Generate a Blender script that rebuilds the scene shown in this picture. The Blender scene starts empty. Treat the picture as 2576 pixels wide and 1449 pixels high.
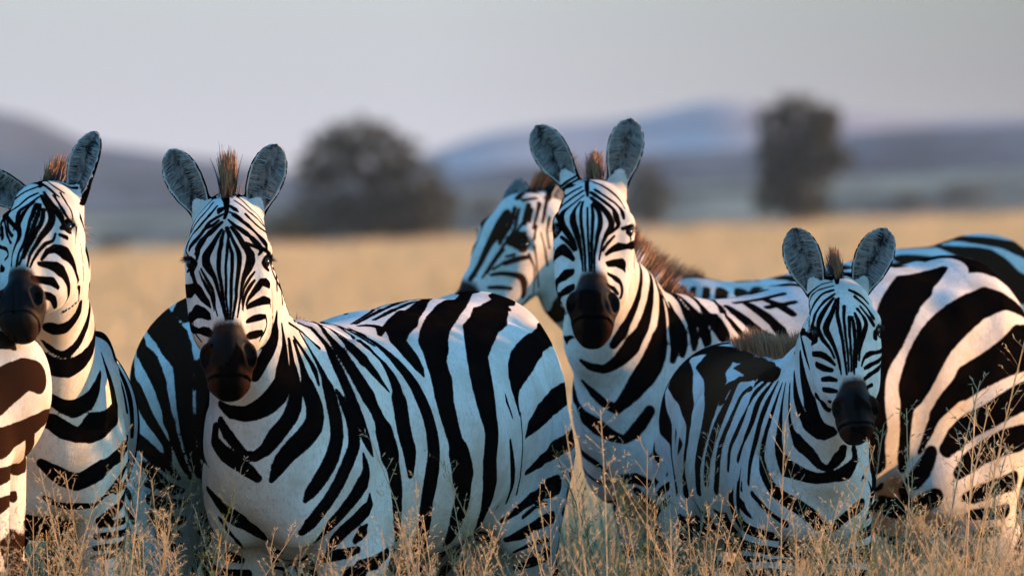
import bpy, bmesh, math, random, base64, zlib, json
import numpy as np
from mathutils import Vector, Matrix
from mathutils.bvhtree import BVHTree
import openvdb

S = bpy.context.scene
R = math.radians

# ------------------------------------------------------------------ camera, sky, sun, exposure
CAM_Y, CAM_Z = -29.0, 1.5
cam_data = bpy.data.cameras.new('camera')
cam = bpy.data.objects.new('camera', cam_data)
S.collection.objects.link(cam)
cam.location = (0, CAM_Y, CAM_Z)
cam.rotation_euler = (R(90 - 0.2492), 0, 0)
cam_data.lens = 400
cam_data.sensor_width = 36
cam_data.clip_start = 1
cam_data.clip_end = 60000
cam_data.dof.use_dof = True
cam_data.dof.focus_distance = 28.85
cam_data.dof.aperture_fstop = 6.6
cam_data.dof.aperture_blades = 0
S.camera = cam

SUN_ELEV = 11.0      # degrees above the horizon
HAZE = 0.65e-4      # density of the air over the plain
SUN_BACK = 18.0     # degrees behind the picture plane, coming from the right
world = bpy.data.worlds.new('World')
S.world = world
world.use_nodes = True
nt = world.node_tree
nt.nodes.clear()
w_out = nt.nodes.new('ShaderNodeOutputWorld')
bg = nt.nodes.new('ShaderNodeBackground')
sky = nt.nodes.new('ShaderNodeTexSky')
sky.sky_type = 'NISHITA'
sky.sun_disc = False
sky.sun_elevation = R(SUN_ELEV)
sky.sun_rotation = R(90 - SUN_BACK)
sky.air_density = 1.2
sky.dust_density = 1.0
sky.ozone_density = 4.0
bg.inputs['Strength'].default_value = 0.15
geo = nt.nodes.new('ShaderNodeTexCoord')
sep = nt.nodes.new('ShaderNodeSeparateXYZ')
nt.links.new(geo.outputs['Generated'], sep.inputs[0])
# a band of pale dusty air that lies along the whole horizon
band = nt.nodes.new('ShaderNodeMapRange')
band.interpolation_type = 'SMOOTHSTEP'
band.inputs['From Min'].default_value = 0.0
band.inputs['From Max'].default_value = 0.10
band.inputs['To Min'].default_value = 0.97
band.inputs['To Max'].default_value = 0.0
nt.links.new(sep.outputs['Z'], band.inputs['Value'])
side = nt.nodes.new('ShaderNodeMapRange')
side.inputs['From Min'].default_value = -0.008
side.inputs['From Max'].default_value = 0.05
nt.links.new(sep.outputs['X'], side.inputs['Value'])
hz = nt.nodes.new('ShaderNodeMix')
hz.data_type = 'RGBA'
hz.inputs['A'].default_value = (1.74, 1.74, 1.90, 1)
hz.inputs['B'].default_value = (.83, .77, .78, 1)
nt.links.new(side.outputs[0], hz.inputs['Factor'])
mixs = nt.nodes.new('ShaderNodeMix')
mixs.data_type = 'RGBA'
# the dust hangs on the side the lens looks to; behind it the evening horizon stays clear blue
ahead = nt.nodes.new('ShaderNodeMapRange')
ahead.interpolation_type = 'SMOOTHSTEP'
ahead.inputs['From Min'].default_value = -0.35
ahead.inputs['From Max'].default_value = 0.5
nt.links.new(sep.outputs['Y'], ahead.inputs['Value'])
dust = nt.nodes.new('ShaderNodeMath')
dust.operation = 'MULTIPLY'
nt.links.new(band.outputs[0], dust.inputs[0])
nt.links.new(ahead.outputs[0], dust.inputs[1])
nt.links.new(dust.outputs[0], mixs.inputs['Factor'])
tint = nt.nodes.new('ShaderNodeMix')
tint.data_type = 'RGBA'
tint.blend_type = 'MULTIPLY'
tint.inputs['Factor'].default_value = 1.0
tint.inputs['B'].default_value = (0.84, 1.46, 1.72, 1)
nt.links.new(sky.outputs[0], tint.inputs['A'])
nt.links.new(tint.outputs['Result'], mixs.inputs['A'])
nt.links.new(hz.outputs['Result'], mixs.inputs['B'])
nt.links.new(mixs.outputs['Result'], bg.inputs['Color'])
nt.links.new(bg.outputs[0], w_out.inputs['Surface'])

sun_data = bpy.data.lights.new('sun', 'SUN')
sun_data.energy = 5.0
sun_data.angle = R(0.5)
sun_data.color = (1.0, 0.48, 0.16)
sun = bpy.data.objects.new('sun', sun_data)
S.collection.objects.link(sun)
sun_dir = Vector((math.cos(R(SUN_ELEV)) * math.cos(R(SUN_BACK)), math.cos(R(SUN_ELEV)) * math.sin(R(SUN_BACK)), math.sin(R(SUN_ELEV))))
sun.rotation_euler = (-sun_dir).to_track_quat('-Z', 'Y').to_euler()
sun.location = (30, 5, 12)

S.view_settings.view_transform = 'Standard'
S.view_settings.look = 'None'
S.view_settings.gamma = 1
S.view_settings.exposure = 1.08
S.render.film_transparent = False
S.cycles.max_bounces = 6
S.cycles.volume_bounces = 1

# ------------------------------------------------------------------ small helpers
def at(u, v, y):
    """Where a point seen at (u, v) of a 2576 x 1449 view stands when it is y metres behind the focus plane."""
    k = 2.61 / 2576 * (y - CAM_Y) / 29.0
    return np.array([(u - 1288) * k, y, CAM_Z - (v - 600) * k])

def link(o):
    S.collection.objects.link(o)
    return o

def tag(o, label=None, cat=None, group=None, kind=None):
    if label: o['label'] = label
    if cat: o['category'] = cat
    if group: o['group'] = group
    if kind: o['kind'] = kind
    return o

def empty(name, loc):
    o = bpy.data.objects.new(name, None)
    o.empty_display_size = 0.2
    o.location = loc
    return link(o)

def mesh_object(name, verts, faces, mat, parent=None, smooth=True):
    me = bpy.data.meshes.new(name)
    verts = np.asarray(verts, np.float32)
    if isinstance(faces, np.ndarray):
        n = faces.shape[1]
        me.vertices.add(len(verts)); me.vertices.foreach_set('co', verts.ravel())
        me.loops.add(faces.size); me.loops.foreach_set('vertex_index', faces.ravel().astype(np.int32))
        me.polygons.add(len(faces))
        me.polygons.foreach_set('loop_start', np.arange(0, faces.size, n, dtype=np.int32))
        me.update(calc_edges=True)
    else:
        me.from_pydata(verts.tolist(), [], faces)
    if smooth: me.polygons.foreach_set('use_smooth', np.ones(len(me.polygons), bool))
    me.materials.append(mat)
    me.update()
    o = bpy.data.objects.new(name, me)
    o.parent = parent
    return link(o)

def attr(o, name, values):
    a = o.data.attributes.new(name, 'FLOAT', 'POINT')
    a.data.foreach_set('value', np.asarray(values, np.float32).ravel())

def sub(a, b): return np.asarray(a, float) - np.asarray(b, float)
def unit(v):
    v = np.asarray(v, float)
    return v / (np.linalg.norm(v) + 1e-12)

def rot(yaw, pitch, roll):
    return np.array(Matrix.Rotation(R(yaw), 3, 'Z') @ Matrix.Rotation(R(roll), 3, 'Y') @ Matrix.Rotation(R(-pitch), 3, 'X'))

class Nodes:
    """Short-hand for building a node material."""
    def __init__(self, name):
        self.m = bpy.data.materials.new(name)
        self.m.use_nodes = True
        self.t = self.m.node_tree
        self.t.nodes.clear()
        self.out = self.t.nodes.new('ShaderNodeOutputMaterial')
    def n(self, kind, **kw):
        nd = self.t.nodes.new('ShaderNode' + kind)
        for k, v in kw.items():
            setattr(nd, k, v)
        return nd
    def l(self, a, b): self.t.links.new(a, b)
    def val(self, sock, x):
        if isinstance(x, (int, float)): sock.default_value = x
        elif isinstance(x, tuple): sock.default_value = x if len(x) == 4 or sock.type != 'RGBA' else (*x, 1)
        else: self.l(x, sock)
    def attr(self, name): return self.n('Attribute', attribute_name=name).outputs['Fac']
    def math(self, op, a, b=0.0, clamp=False):
        nd = self.n('Math', operation=op, use_clamp=clamp)
        self.val(nd.inputs[0], a); self.val(nd.inputs[1], b)
        return nd.outputs[0]
    def ramp(self, x, a, b, c=0.0, d=1.0, smooth=True):
        nd = self.n('MapRange', interpolation_type='SMOOTHSTEP' if smooth else 'LINEAR')
        self.val(nd.inputs['Value'], x)
        for s, q in zip(('From Min', 'From Max', 'To Min', 'To Max'), (a, b, c, d)): nd.inputs[s].default_value = q
        return nd.outputs[0]
    def mix(self, f, a, b):
        nd = self.n('Mix', data_type='RGBA')
        self.val(nd.inputs['Factor'], f); self.val(nd.inputs['A'], a); self.val(nd.inputs['B'], b)
        return nd.outputs['Result']
    def noise(self, scale, detail=3, rough=0.5, vec=None):
        nd = self.n('TexNoise')
        nd.inputs['Scale'].default_value = scale; nd.inputs['Detail'].default_value = detail; nd.inputs['Roughness'].default_value = rough
        if vec is not None: self.l(vec, nd.inputs['Vector'])
        return nd.outputs['Fac']
    def coords(self, which='Object', scale=None):
        c = self.n('TexCoord').outputs[which]
        if scale is None: return c
        mp = self.n('Mapping'); mp.inputs['Scale'].default_value = scale
        self.l(c, mp.inputs['Vector'])
        return mp.outputs[0]
    def bsdf(self, color, rough=0.6, bump=None, bump_strength=0.3, bump_dist=0.002, **kw):
        b = self.n('BsdfPrincipled')
        self.val(b.inputs['Base Color'], color); self.val(b.inputs['Roughness'], rough)
        for k, v in kw.items(): self.val(b.inputs[k.replace('_', ' ')], v)
        if bump is not None:
            bp = self.n('Bump'); bp.inputs['Strength'].default_value = bump_strength; bp.inputs['Distance'].default_value = bump_dist
            self.l(bump, bp.inputs['Height']); self.l(bp.outputs[0], b.inputs['Normal'])
        self.l(b.outputs[0], self.out.inputs['Surface'])
        return self.m
# ------------------------------------------------------------------ materials of the animals
def coat_material(name='zebra_coat', brown=0.0):
    m = Nodes(name)
    co = m.coords('Object')
    st = m.attr('stripe'); mz = m.attr('muzzle'); ea = m.attr('ear_inside'); br = m.attr('warm')
    hair = m.noise(420, 2, 0.6, co)
    wob = m.noise(45, 3, 0.55, co)
    rag = m.attr('ragged')
    edge = m.math('ADD', st, m.math('MULTIPLY', m.math('SUBTRACT', hair, 0.5), m.math('MULTIPLY', rag, 0.006)))
    edge = m.math('ADD', edge, m.math('MULTIPLY', m.math('SUBTRACT', wob, 0.5), m.math('MULTIPLY', rag, 0.005)))
    f = m.ramp(edge, -0.0004, 0.0022)
    dirt = m.noise(9, 4, 0.6, co)
    fine = m.noise(160, 3, 0.65, m.coords('Object', (1, 1, 0.35)))
    white = m.mix(m.ramp(dirt, 0.38, 0.72), (0.62, 0.58, 0.51), (0.47, 0.395, 0.31))
    white = m.mix(m.ramp(fine, 0.45, 0.75), white, (0.44, 0.39, 0.33))
    black = m.mix(m.ramp(m.noise(14, 3, 0.6, co), 0.4, 0.75), (0.0014, 0.0013, 0.0015), (0.0042, 0.0026, 0.0018))
    black = m.mix(br, black, (0.075, 0.030, 0.014))
    col = m.mix(f, black, white)
    brown_c = m.mix(m.noise(60, 3, 0.6, co), (0.045, 0.018, 0.008), (0.007, 0.004, 0.003))
    dark = m.mix(m.noise(80, 3, 0.6, co), (0.0014, 0.0013, 0.0014), (0.0035, 0.0026, 0.0022))
    mcol = m.mix(m.ramp(m.math('ADD', mz, m.math('MULTIPLY', m.math('SUBTRACT', wob, 0.5), 0.3)), 0.45, 0.85), brown_c, dark)
    col = m.mix(m.ramp(m.math('ADD', mz, m.math('MULTIPLY', m.math('SUBTRACT', hair, 0.5), 0.25)), 0.12, 0.42), col, mcol)
    streak = m.noise(55, 4, 0.65, m.coords('Object', (1, 1, 0.5)))
    ear_c = m.mix(m.ramp(streak, 0.36, 0.66), (0.008, 0.007, 0.007), (0.20, 0.185, 0.17))
    col = m.mix(ea, col, ear_c)
    fold = m.noise(26, 3, 0.55, m.coords('Object', (.45, .45, 1.5)))      # shallow skin folds lying across the neck and chest
    bump = m.math('ADD', m.math('MULTIPLY', fine, 0.5), m.math('ADD', m.math('MULTIPLY', hair, 0.4), m.math('MULTIPLY', fold, 1.6)))
    return m.bsdf(col, 0.62, bump, 0.5, 0.0030, Specular_IOR_Level=m.math('MULTIPLY', f, 0.08))

def mane_material():
    m = Nodes('mane_hair')
    t = m.attr('along'); s = m.attr('shade'); b = m.attr('pale')
    base = m.mix(b, (0.014, 0.010, 0.008), (0.55, 0.50, 0.43))
    base = m.mix(m.attr('rust'), base, (0.28, 0.085, 0.025))
    tip = m.mix(s, (0.13, 0.046, 0.016), (0.36, 0.15, 0.05))
    col = m.mix(m.ramp(m.math('ADD', t, m.math('MULTIPLY', s, 0.25)), 0.50, 0.95), base, tip)
    return m.bsdf(col, 0.55, Specular_IOR_Level=0.25)

def plain(name, c, rough=0.5, **kw):
    m = Nodes(name)
    return m.bsdf(m.mix(m.noise(90, 3, 0.6, m.coords()), c, tuple(x * 0.6 for x in c)), rough, **kw)

COAT = coat_material()
MANE = mane_material()
LASH = plain('lash_hair', (0.012, 0.009, 0.008))
WHISK = plain('ear_hair_pale', (0.36, 0.335, 0.30), 0.6)
def eye_material():
    m = Nodes('eye_wet')
    z = m.attr('iris')
    return m.bsdf(m.mix(m.ramp(z, 0.3, 0.75), (0.004, 0.003, 0.003), (0.10, 0.035, 0.012)), 0.12, Specular_IOR_Level=0.22)
EYE = eye_material()

# ------------------------------------------------------------------ implicit shapes
def smin(a, b, k):
    h = np.clip(0.5 + 0.5 * (b - a) / k, 0, 1)
    return b + (a - b) * h - k * h * (1 - h)

class Shape:
    """A list of implicit parts; each returns f(points) and blends in with its own radius."""
    def __init__(self):
        self.parts = []     # (op, k, lo, hi, fn)
    def add(self, fn, lo, hi, k=0.03, op='+'):
        self.parts.append((op, k, np.asarray(lo) - 0.12, np.asarray(hi) + 0.12, fn))
    def __call__(self, P):
        f = np.full(len(P), 0.5, np.float32)
        for op, k, lo, hi, fn in self.parts:
            m = np.all((P > lo) & (P < hi), axis=1)
            if not m.any(): continue
            g = fn(P[m]).astype(np.float32)
            f[m] = smin(f[m], g, k) if op == '+' else -smin(-f[m], g, k)
        return f

def seg_fn(n0, n1):
    c0, a0, b0, l0 = n0; c1, a1, b1, l1 = n1
    c0 = np.asarray(c0, float); c1 = np.asarray(c1, float)
    d = c1 - c0; L = np.linalg.norm(d); ax = d / L
    def fn(P):
        q = P - c0
        t = np.clip(q @ ax / L, 0, 1)
        lat = np.outer(1 - t, l0) + np.outer(t, l1)
        lat -= np.outer(lat @ ax, ax)
        lat /= np.linalg.norm(lat, axis=1)[:, None] + 1e-9
        dor = np.cross(np.broadcast_to(ax, lat.shape), lat)
        r = q - np.outer(t, d)
        a = a0 + (a1 - a0) * t; b = b0 + (b1 - b0) * t
        u = np.einsum('ij,ij->i', r, lat) / a
        v = np.einsum('ij,ij->i', r, dor) / b
        mn = np.minimum(a, b)
        w = (r @ ax) / mn
        return (np.sqrt(u * u + v * v + w * w) - 1) * mn
    rr = max(a0, b0, a1, b1)
    return fn, np.minimum(c0, c1) - rr, np.maximum(c0, c1) + rr

def add_chain(sh, nodes, k):
    for n0, n1 in zip(nodes[:-1], nodes[1:]):
        fn, lo, hi = seg_fn(n0, n1)
        sh.add(fn, lo, hi, k)

def ell_fn(c, axes, r, p=2.0):
    c = np.asarray(c, float); axes = np.asarray(axes, float); r = np.asarray(r, float)
    mn = r.min()
    def fn(P):
        q = np.abs((P - c) @ axes) / r
        return ((q ** p).sum(1) ** (1 / p) - 1) * mn
    rr = r.max() * 1.3
    return fn, c - rr, c + rr

def surface(sh, lo, hi, h):
    """Quad mesh of the zero level of a Shape: only the cells near the surface are sampled finely."""
    lo = np.asarray(lo, float); hi = np.asarray(hi, float)
    C = 4
    n = np.ceil((hi - lo) / (h * C)).astype(int) + 1
    gx, gy, gz = [lo[i] + h * C * (np.arange(n[i]) + (C - 1) / (2 * C)) for i in range(3)]
    G = np.stack(np.meshgrid(gx, gy, gz, indexing='ij'), -1).reshape(-1, 3)
    fc = sh(G).reshape(n)
    fine = np.kron(np.sign(fc).astype(np.float32) * 0.1, np.ones((C, C, C), np.float32))
    idx = np.argwhere(np.abs(fc) < h * C * 1.9)
    off = np.stack(np.meshgrid(*[np.arange(C)] * 3, indexing='ij'), -1).reshape(-1, 3)
    I = (idx[:, None, :] * C + off[None]).reshape(-1, 3)
    fine[I[:, 0], I[:, 1], I[:, 2]] = sh(lo + I * h)
    g = openvdb.FloatGrid(0.1)
    g.copyFromArray(np.ascontiguousarray(fine))
    pts, tris, quads = g.convertToPolygons(0.0, 0.0)
    pts = lo + pts.astype(float) * h
    quads = quads[:, ::-1]
    # keep the biggest piece only (floating specks fall away)
    e = 0.002
    for _ in range(2):
        f = sh(pts)
        gr = np.stack([sh(pts + np.eye(3)[i] * e) - sh(pts - np.eye(3)[i] * e) for i in range(3)], 1) / (2 * e)
        step = f[:, None] * gr / ((gr ** 2).sum(1)[:, None] + 0.15)
        ln = np.linalg.norm(step, axis=1, keepdims=True)
        pts = pts - step * np.minimum(1, 0.6 * h / (ln + 1e-9))
    return pts, quads

def settle(sh, p, most):
    e = 0.0015
    for _ in range(2):
        f = sh(p)
        gr = np.stack([sh(p + np.eye(3)[i] * e) - sh(p - np.eye(3)[i] * e) for i in range(3)], 1) / (2 * e)
        step = f[:, None] * gr / ((gr ** 2).sum(1)[:, None] + 0.15)
        p = p - step * np.minimum(1, most / (np.linalg.norm(step, axis=1, keepdims=True) + 1e-9))
    return p

def refine(pts, quads, pick):
    """Split the picked quads in four; the quads along the border take the extra corners, so the skin stays closed."""
    n = len(pts)
    e = np.stack([quads, np.roll(quads, -1, axis=1)], -1)                    # face, side, two ends
    key = np.sort(e, -1).astype(np.int64); key = key[..., 0] * n + key[..., 1]
    used, inv = np.unique(key[pick], return_inverse=True)
    inv = inv.reshape(-1, 4)
    mid = (pts[used // n] + pts[used % n]) / 2
    cen = pts[quads[pick]].mean(1)
    P = np.concatenate([pts, mid, cen])
    q = quads[pick]; m = inv + n; c = np.arange(len(q)) + n + len(mid)
    split = np.concatenate([np.stack([q[:, i], m[:, i], c, m[:, i - 1]], 1) for i in range(4)])
    rest = quads[~pick]; kr = key[~pick]
    pos = np.clip(np.searchsorted(used, kr), 0, len(used) - 1); hit = used[pos] == kr
    border = hit.any(1)
    ngons = []
    for f, h, p in zip(rest[border], hit[border], pos[border]):
        g = []
        for i in range(4):
            g.append(int(f[i]))
            if h[i]: g.append(int(p[i]) + n)
        ngons.append(g)
    return P, np.concatenate([split, rest[~border]]), ngons

def poly_mesh(name, verts, quads, ngons, mat, parent):
    me = bpy.data.meshes.new(name)
    verts = np.asarray(verts, np.float32)
    loops = np.concatenate([quads.ravel()] + [np.array(g) for g in ngons]).astype(np.int32)
    start = np.concatenate([np.arange(0, quads.size, 4), quads.size + np.cumsum([0] + [len(g) for g in ngons])[:-1]]).astype(np.int32)
    me.vertices.add(len(verts)); me.vertices.foreach_set('co', verts.ravel())
    me.loops.add(len(loops)); me.loops.foreach_set('vertex_index', loops)
    me.polygons.add(len(start)); me.polygons.foreach_set('loop_start', start)
    me.update(calc_edges=True); me.validate()
    me.polygons.foreach_set('use_smooth', np.ones(len(me.polygons), bool))
    me.materials.append(mat); me.update()
    o = bpy.data.objects.new(name, me); o.parent = parent
    return link(o)

# ------------------------------------------------------------------ strands (mane, lashes, ear hair, seed stalks)
class Strands:
    def __init__(self):
        self.v = []; self.f = []; self.at = {}; self.n = 0
    def add(self, p0, d, length, width, bend=None, side=None, segs=3, **attrs):
        p0 = np.asarray(p0, float); d = unit(d)
        if side is None: side = unit(np.cross(d, np.random.normal(size=3)))
        b = np.zeros(3) if bend is None else np.asarray(bend, float)
        for i in range(segs + 1):
            t = i / segs
            c = p0 + d * length * t + b * t * t
            w = width * (1 - 0.85 * t)
            self.v += [c - side * w / 2, c + side * w / 2]
            for k, x in attrs.items(): self.at.setdefault(k, []).extend([x, x])
            self.at.setdefault('along', []).extend([t, t])
            if i: 
                q = self.n + 2 * i
                self.f.append((q - 2, q - 1, q + 1, q))
        self.n += 2 * (segs + 1)
    def build(self, name, mat, parent, origin):
        o = mesh_object(name, np.array(self.v) - origin, np.array(self.f, np.int32), mat, parent, True)
        for k, x in self.at.items(): attr(o, k, x)
        return o

# ------------------------------------------------------------------ a zebra
def bezier(p0, p1, p2, t): return (1 - t) ** 2 * p0 + 2 * t * (1 - t) * p1 + t * t * p2

class Zebra:
    def __init__(z, key, pos, heading, scale=1.0, fat=1.0, poll=None, face=(0, 25, 0), head_scale=1.0, ears=None,
                 rump_up=0.0, voxel=0.008, neck_w=1.0, foal=False, legs=None, neck_f=0.0, chest_w=1.0, neck_pull=(0, 0, 0), jaw=1.0, mane_len=0.10, deep=1.0, lift=0.0, slope=0.0, buttock=False, neck_b=1.0, ear_out=.060):
        z.key = key; z.pos = np.array([pos[0], pos[1], 0.0]); z.h = voxel; z.s = scale; z.foal = foal; z.mane_len = mane_len
        T = np.array(Matrix.Rotation(R(heading), 3, 'Z'))
        z.lat = T @ np.array([1, 0, 0.]); z.fwd = T @ np.array([0, -1., 0]); z.up = np.array([0, 0, 1.])
        s = scale
        def b(l, f, h): return z.pos + s * (l * z.lat + f * z.fwd + h * z.up) + z.up * (lift - slope * (f + .5)) * min(1, h / .75)
        z.b = b
        sh = Shape(); z.sh = sh
        ru = rump_up
        # trunk: station along the body, height of its centre, half width, half height
        st = [(-0.66, 1.03 + ru * .8, .15, .18), (-0.50, 1.06 + ru, .225, .25), (-0.25, 1.005 + ru * .8, .25 * fat, .28 * deep), (0.0, .985 + ru * .4, .275 * fat, .29 * deep),
              (0.22, .985, .25 * (fat * .6 + .4) * chest_w, .29), (0.42, 1.0, .205 * chest_w, .285), (0.56, .985, .165 * chest_w, .215)]
        z.trunk = [(b(0, f, h), a * s, c * s, z.lat) for f, h, a, c in st]
        add_chain(sh, z.trunk, 0.05 * s)
        z.chains = [('trunk', z.trunk)]
        # legs
        for sd in (-1, 1):
            fl = [((.13 * chest_w * sd, .44, .92), .10, .15), ((.145 * chest_w * sd, .40, .72), .075, .095), ((.13 * sd, .43, .45), .042, .047), ((.13 * sd, .42, .40), .036, .04),
                  ((.13 * sd, .42, .14), .03, .034), ((.13 * sd, .46, .04), .045, .05)]
            hl = [((.125 * sd, -.50, .98), .125, .19), ((.14 * sd, -.44, .78), .095, .155), ((.13 * sd, -.56, .60), .06, .085), ((.12 * sd, -.66, .49), .042, .056), ((.12 * sd, -.64, .40), .033, .042),
                  ((.12 * sd, -.62, .14), .03, .035), ((.12 * sd, -.57, .04), .045, .055)]
            for nm, L in (('front_leg', fl), ('hind_leg', hl)):
                dx = (legs or {}).get((nm, sd), (0, 0))
                nodes = []
                for (l, f, h), a, c in L:
                    w = np.clip((0.95 - h) / 0.5, 0, 1)
                    nodes.append((b(l + dx[0] * w, f + dx[1] * w, h), a * s, c * s, z.lat))
                add_chain(sh, nodes, 0.045 * s)
                z.chains.append((nm, nodes))
        # muscles and bones under the skin: shoulder blade, upper arm, breast, point of the hip, thigh
        A0 = np.stack([z.lat, z.fwd, z.up], 1)
        for sd in (-1, 1):
            for c, r, kk in (((.165 * sd * chest_w, .40, 1.04), (.055, .085, .21), .035), ((.175 * sd * chest_w, .33, .86), (.055, .13, .10), .04), ((.078 * sd * chest_w, .575, .87), (.085, .085, .13), .03),
                             ((.195 * sd, -.37, 1.17 + ru * .9), (.045, .06, .055), .05), ((.150 * sd, -.52, .93 + ru * .5), (.07, .14, .19), .05), ((.205 * sd * fat ** .5, -.30, .80), (.05, .10, .10), .05)):
                fn, l, h = ell_fn(b(*c), A0, np.array(r) * s)
                sh.add(fn, l, h, kk * s)
        if buttock:
            for sd in (-1, 1):
                for c, r in (((.13 * sd, -.60, .84), (.10, .135, .26)), ((.12 * sd, -.62, .62), (.07, .09, .20))):
                    fn, l, h = ell_fn(b(*c), A0, np.array(r) * s)
                    sh.add(fn, l, h, .06 * s)
        # head
        z.has_head = poll is not None
        if z.has_head:
            z.poll = np.asarray(poll, float); z.Rh = rot(*face); k = head_scale; z.k = k
            def hd(x, y, q): return z.poll + z.Rh @ (k * np.array([x, y, q]))
            z.hd = hd
            hx, hy, hz_ = z.Rh[:, 0], z.Rh[:, 1], z.Rh[:, 2]
            # neck
            n0 = b(0, .44, .99); n1 = b(0, .53 + neck_f, 1.07)
            top = hd(0, .075, -.075)
            ctrl = n1 + np.array(neck_pull) + 0.55 * (s * (0.25 * z.fwd + 0.32 * z.up)) * np.linalg.norm(top - n1) / 0.5
            nk = [(n0, .165 * s * neck_w, .22 * s * neck_b, z.lat)]
            aa = [.135, .105, .086, .074]; bb = [.205, .180, .145, .118]
            for i, t in enumerate((0, .36, .7, 1.0)):
                c = bezier(n1, ctrl, top, t)
                lat = unit((1 - t) * z.lat + t * hx)
                w = s if t < .5 else (s + k) / 2
                nk.append((c, aa[i] * w * neck_w, bb[i] * w * neck_b, lat))
            z.neck = nk
            add_chain(sh, nk, 0.06 * s)
            z.chains.append(('neck', nk))
            # skull: a tapering chain with separate cheek, muzzle and chin masses (x across, y back, z up the face)
            A = z.Rh
            def E(c, r, p=2.0, kk=.03, op='+'):
                fn, l, h = ell_fn(hd(*c), A, np.array(r) * k, p)
                sh.add(fn, l, h, kk * k, op)
            def ch(L, kk):
                add_chain(sh, [(hd(*c), a * k, d * k, hx) for c, a, d in L], kk * k)
            ch([((0, .035, -.040), .066, .062), ((0, .010, -.10), .086, .086), ((0, .000, -.18), .090, .088), ((0, -.010, -.27), .064, .074),
                ((0, -.016, -.36), .041, .060), ((0, -.014, -.44), .043, .056), ((0, -.004, -.49), .052, .056)], .03)
            E((0, .060, -.215), (.101, .098, .160), 2.7, .035)                  # cheeks and jaw
            E((0, .040, -.325), (.095, .066, .095), 2.7, .03)
            E((0, .004, -.470), (.056, .060, .064), 2.2, .025)                # muzzle
            E((0, .016, -.512), (.040, .050, .040), 2.4, .02)                 # chin
            for sd in (-1, 1):
                E((.050 * sd, -.032, -.458), (.023, .030, .038), 2.0, .012)    # nostril wing
                E((.086 * sd, -.022, -.165), (.023, .034, .028), 2.0, .03)    # brow
                E((.085 * sd, .000, -.235), (.018, .036, .034), 2.0, .03)     # bone under the eye
                E((.026 * sd, -.012, -.522), (.026, .036, .022), 2.0, .015)     # lips
            for sd in (-1, 1):
                E((.0585 * sd, -.048, -.466), (.0115, .020, .024), 2.0, .007, '-')
                E((.0470 * sd, -.060, -.450), (.008, .016, .018), 2.0, .007, '-')   # nostril
                E((.1085 * sd, -.028, -.194), (.014, .025, .017), 2.0, .010, '-')     # eye socket
            E((0, .000, -.517), (.09, .085, .0030), 2.0, .005, '-')            # mouth line
            E((0, -.072, -.492), (.0025, .016, .018), 2.0, .008, '-')           # groove of the upper lip
            # ears
            z.ears = []
            ears = ears or {}
            for sd in (-1, 1):
                e = dict(lean=22, fwd=0, turn=12, l=.186, w=.048, up=0.); e.update(ears.get(sd, {}))
                ax = unit(np.array([sd * math.sin(R(e['lean'])), -math.sin(R(e['fwd'])), math.cos(R(e['lean']))]))
                if e.get('local', False): ax = z.Rh @ ax
                nrm = np.array([sd * math.sin(R(e['turn'])), -math.cos(R(e['turn'])), 0.])
                if 'yaw' in e: nrm = np.array([math.sin(R(e['yaw'])), -math.cos(R(e['yaw'])), 0.])
                nrm = unit(nrm - ax * (nrm @ ax))
                acr = np.cross(ax, nrm)
                base = hd(ear_out * sd, .040, -.030) + z.up * e['up'] * k
                L_, W_ = e['l'] * k, e['w'] * k
                z.ears.append((sd, base, acr, ax, nrm, L_, W_))
                def fn(P, base=base, acr=acr, ax=ax, nrm=nrm, L_=L_, W_=W_):
                    q = P - base
                    x = q @ acr; u = q @ ax / L_; n = q @ nrm
                    w, cup = ear_form(u, W_)
                    n0 = cup * (x / W_) ** 2 - cup * .55
                    th = .0062 * k * (1.25 - .5 * np.clip(u, 0, 1))
                    g = np.abs(n - n0) / np.sqrt(1 + (2 * cup * x / W_ ** 2) ** 2) - th
                    d1 = np.abs(x) - w
                    f = -smin(-g, -d1, .006)
                    return f
                r = L_ * 1.2
                sh.add(fn, base - r, base + r, .012 * k)
                # gristle at the root of the ear
                fnr, l, h = seg_fn((base - ax * .03 * k, .031 * k, .031 * k, acr), (base + ax * .040 * k - nrm * .016 * k, .018 * k, .014 * k, acr))
                sh.add(fnr, l, h, .025 * k)
        z.lo, z.hi = z.bounds()
    def bounds(z):
        los, his = [], []
        for op, k, lo, hi, fn in z.sh.parts:
            if op == '+': los.append(lo + .1); his.append(hi - .1)
        return np.min(los, 0), np.max(his, 0)

    # ---- the coat
    def arc(z, P):
        """Distance along the nearest of trunk, neck and legs: plain zebra banding runs across it."""
        best = np.full(len(P), 9.0); out = np.zeros(len(P))
        for ci, (nm, nodes) in enumerate(z.chains):
            run = 0.0
            for n0, n1 in zip(nodes[:-1], nodes[1:]):
                d = n1[0] - n0[0]; L = np.linalg.norm(d)
                t = np.clip((P - n0[0]) @ d / L ** 2, 0, 1)
                q = np.linalg.norm(P - n0[0] - np.outer(t, d), axis=1) / (n0[2] + (n1[2] - n0[2]) * t)
                m = q < best
                best[m] = q[m]; out[m] = (run + t[m] * L) * (1.9 if 'leg' in nm else 1.0) + ci * .37
                run += L
        return out

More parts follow.
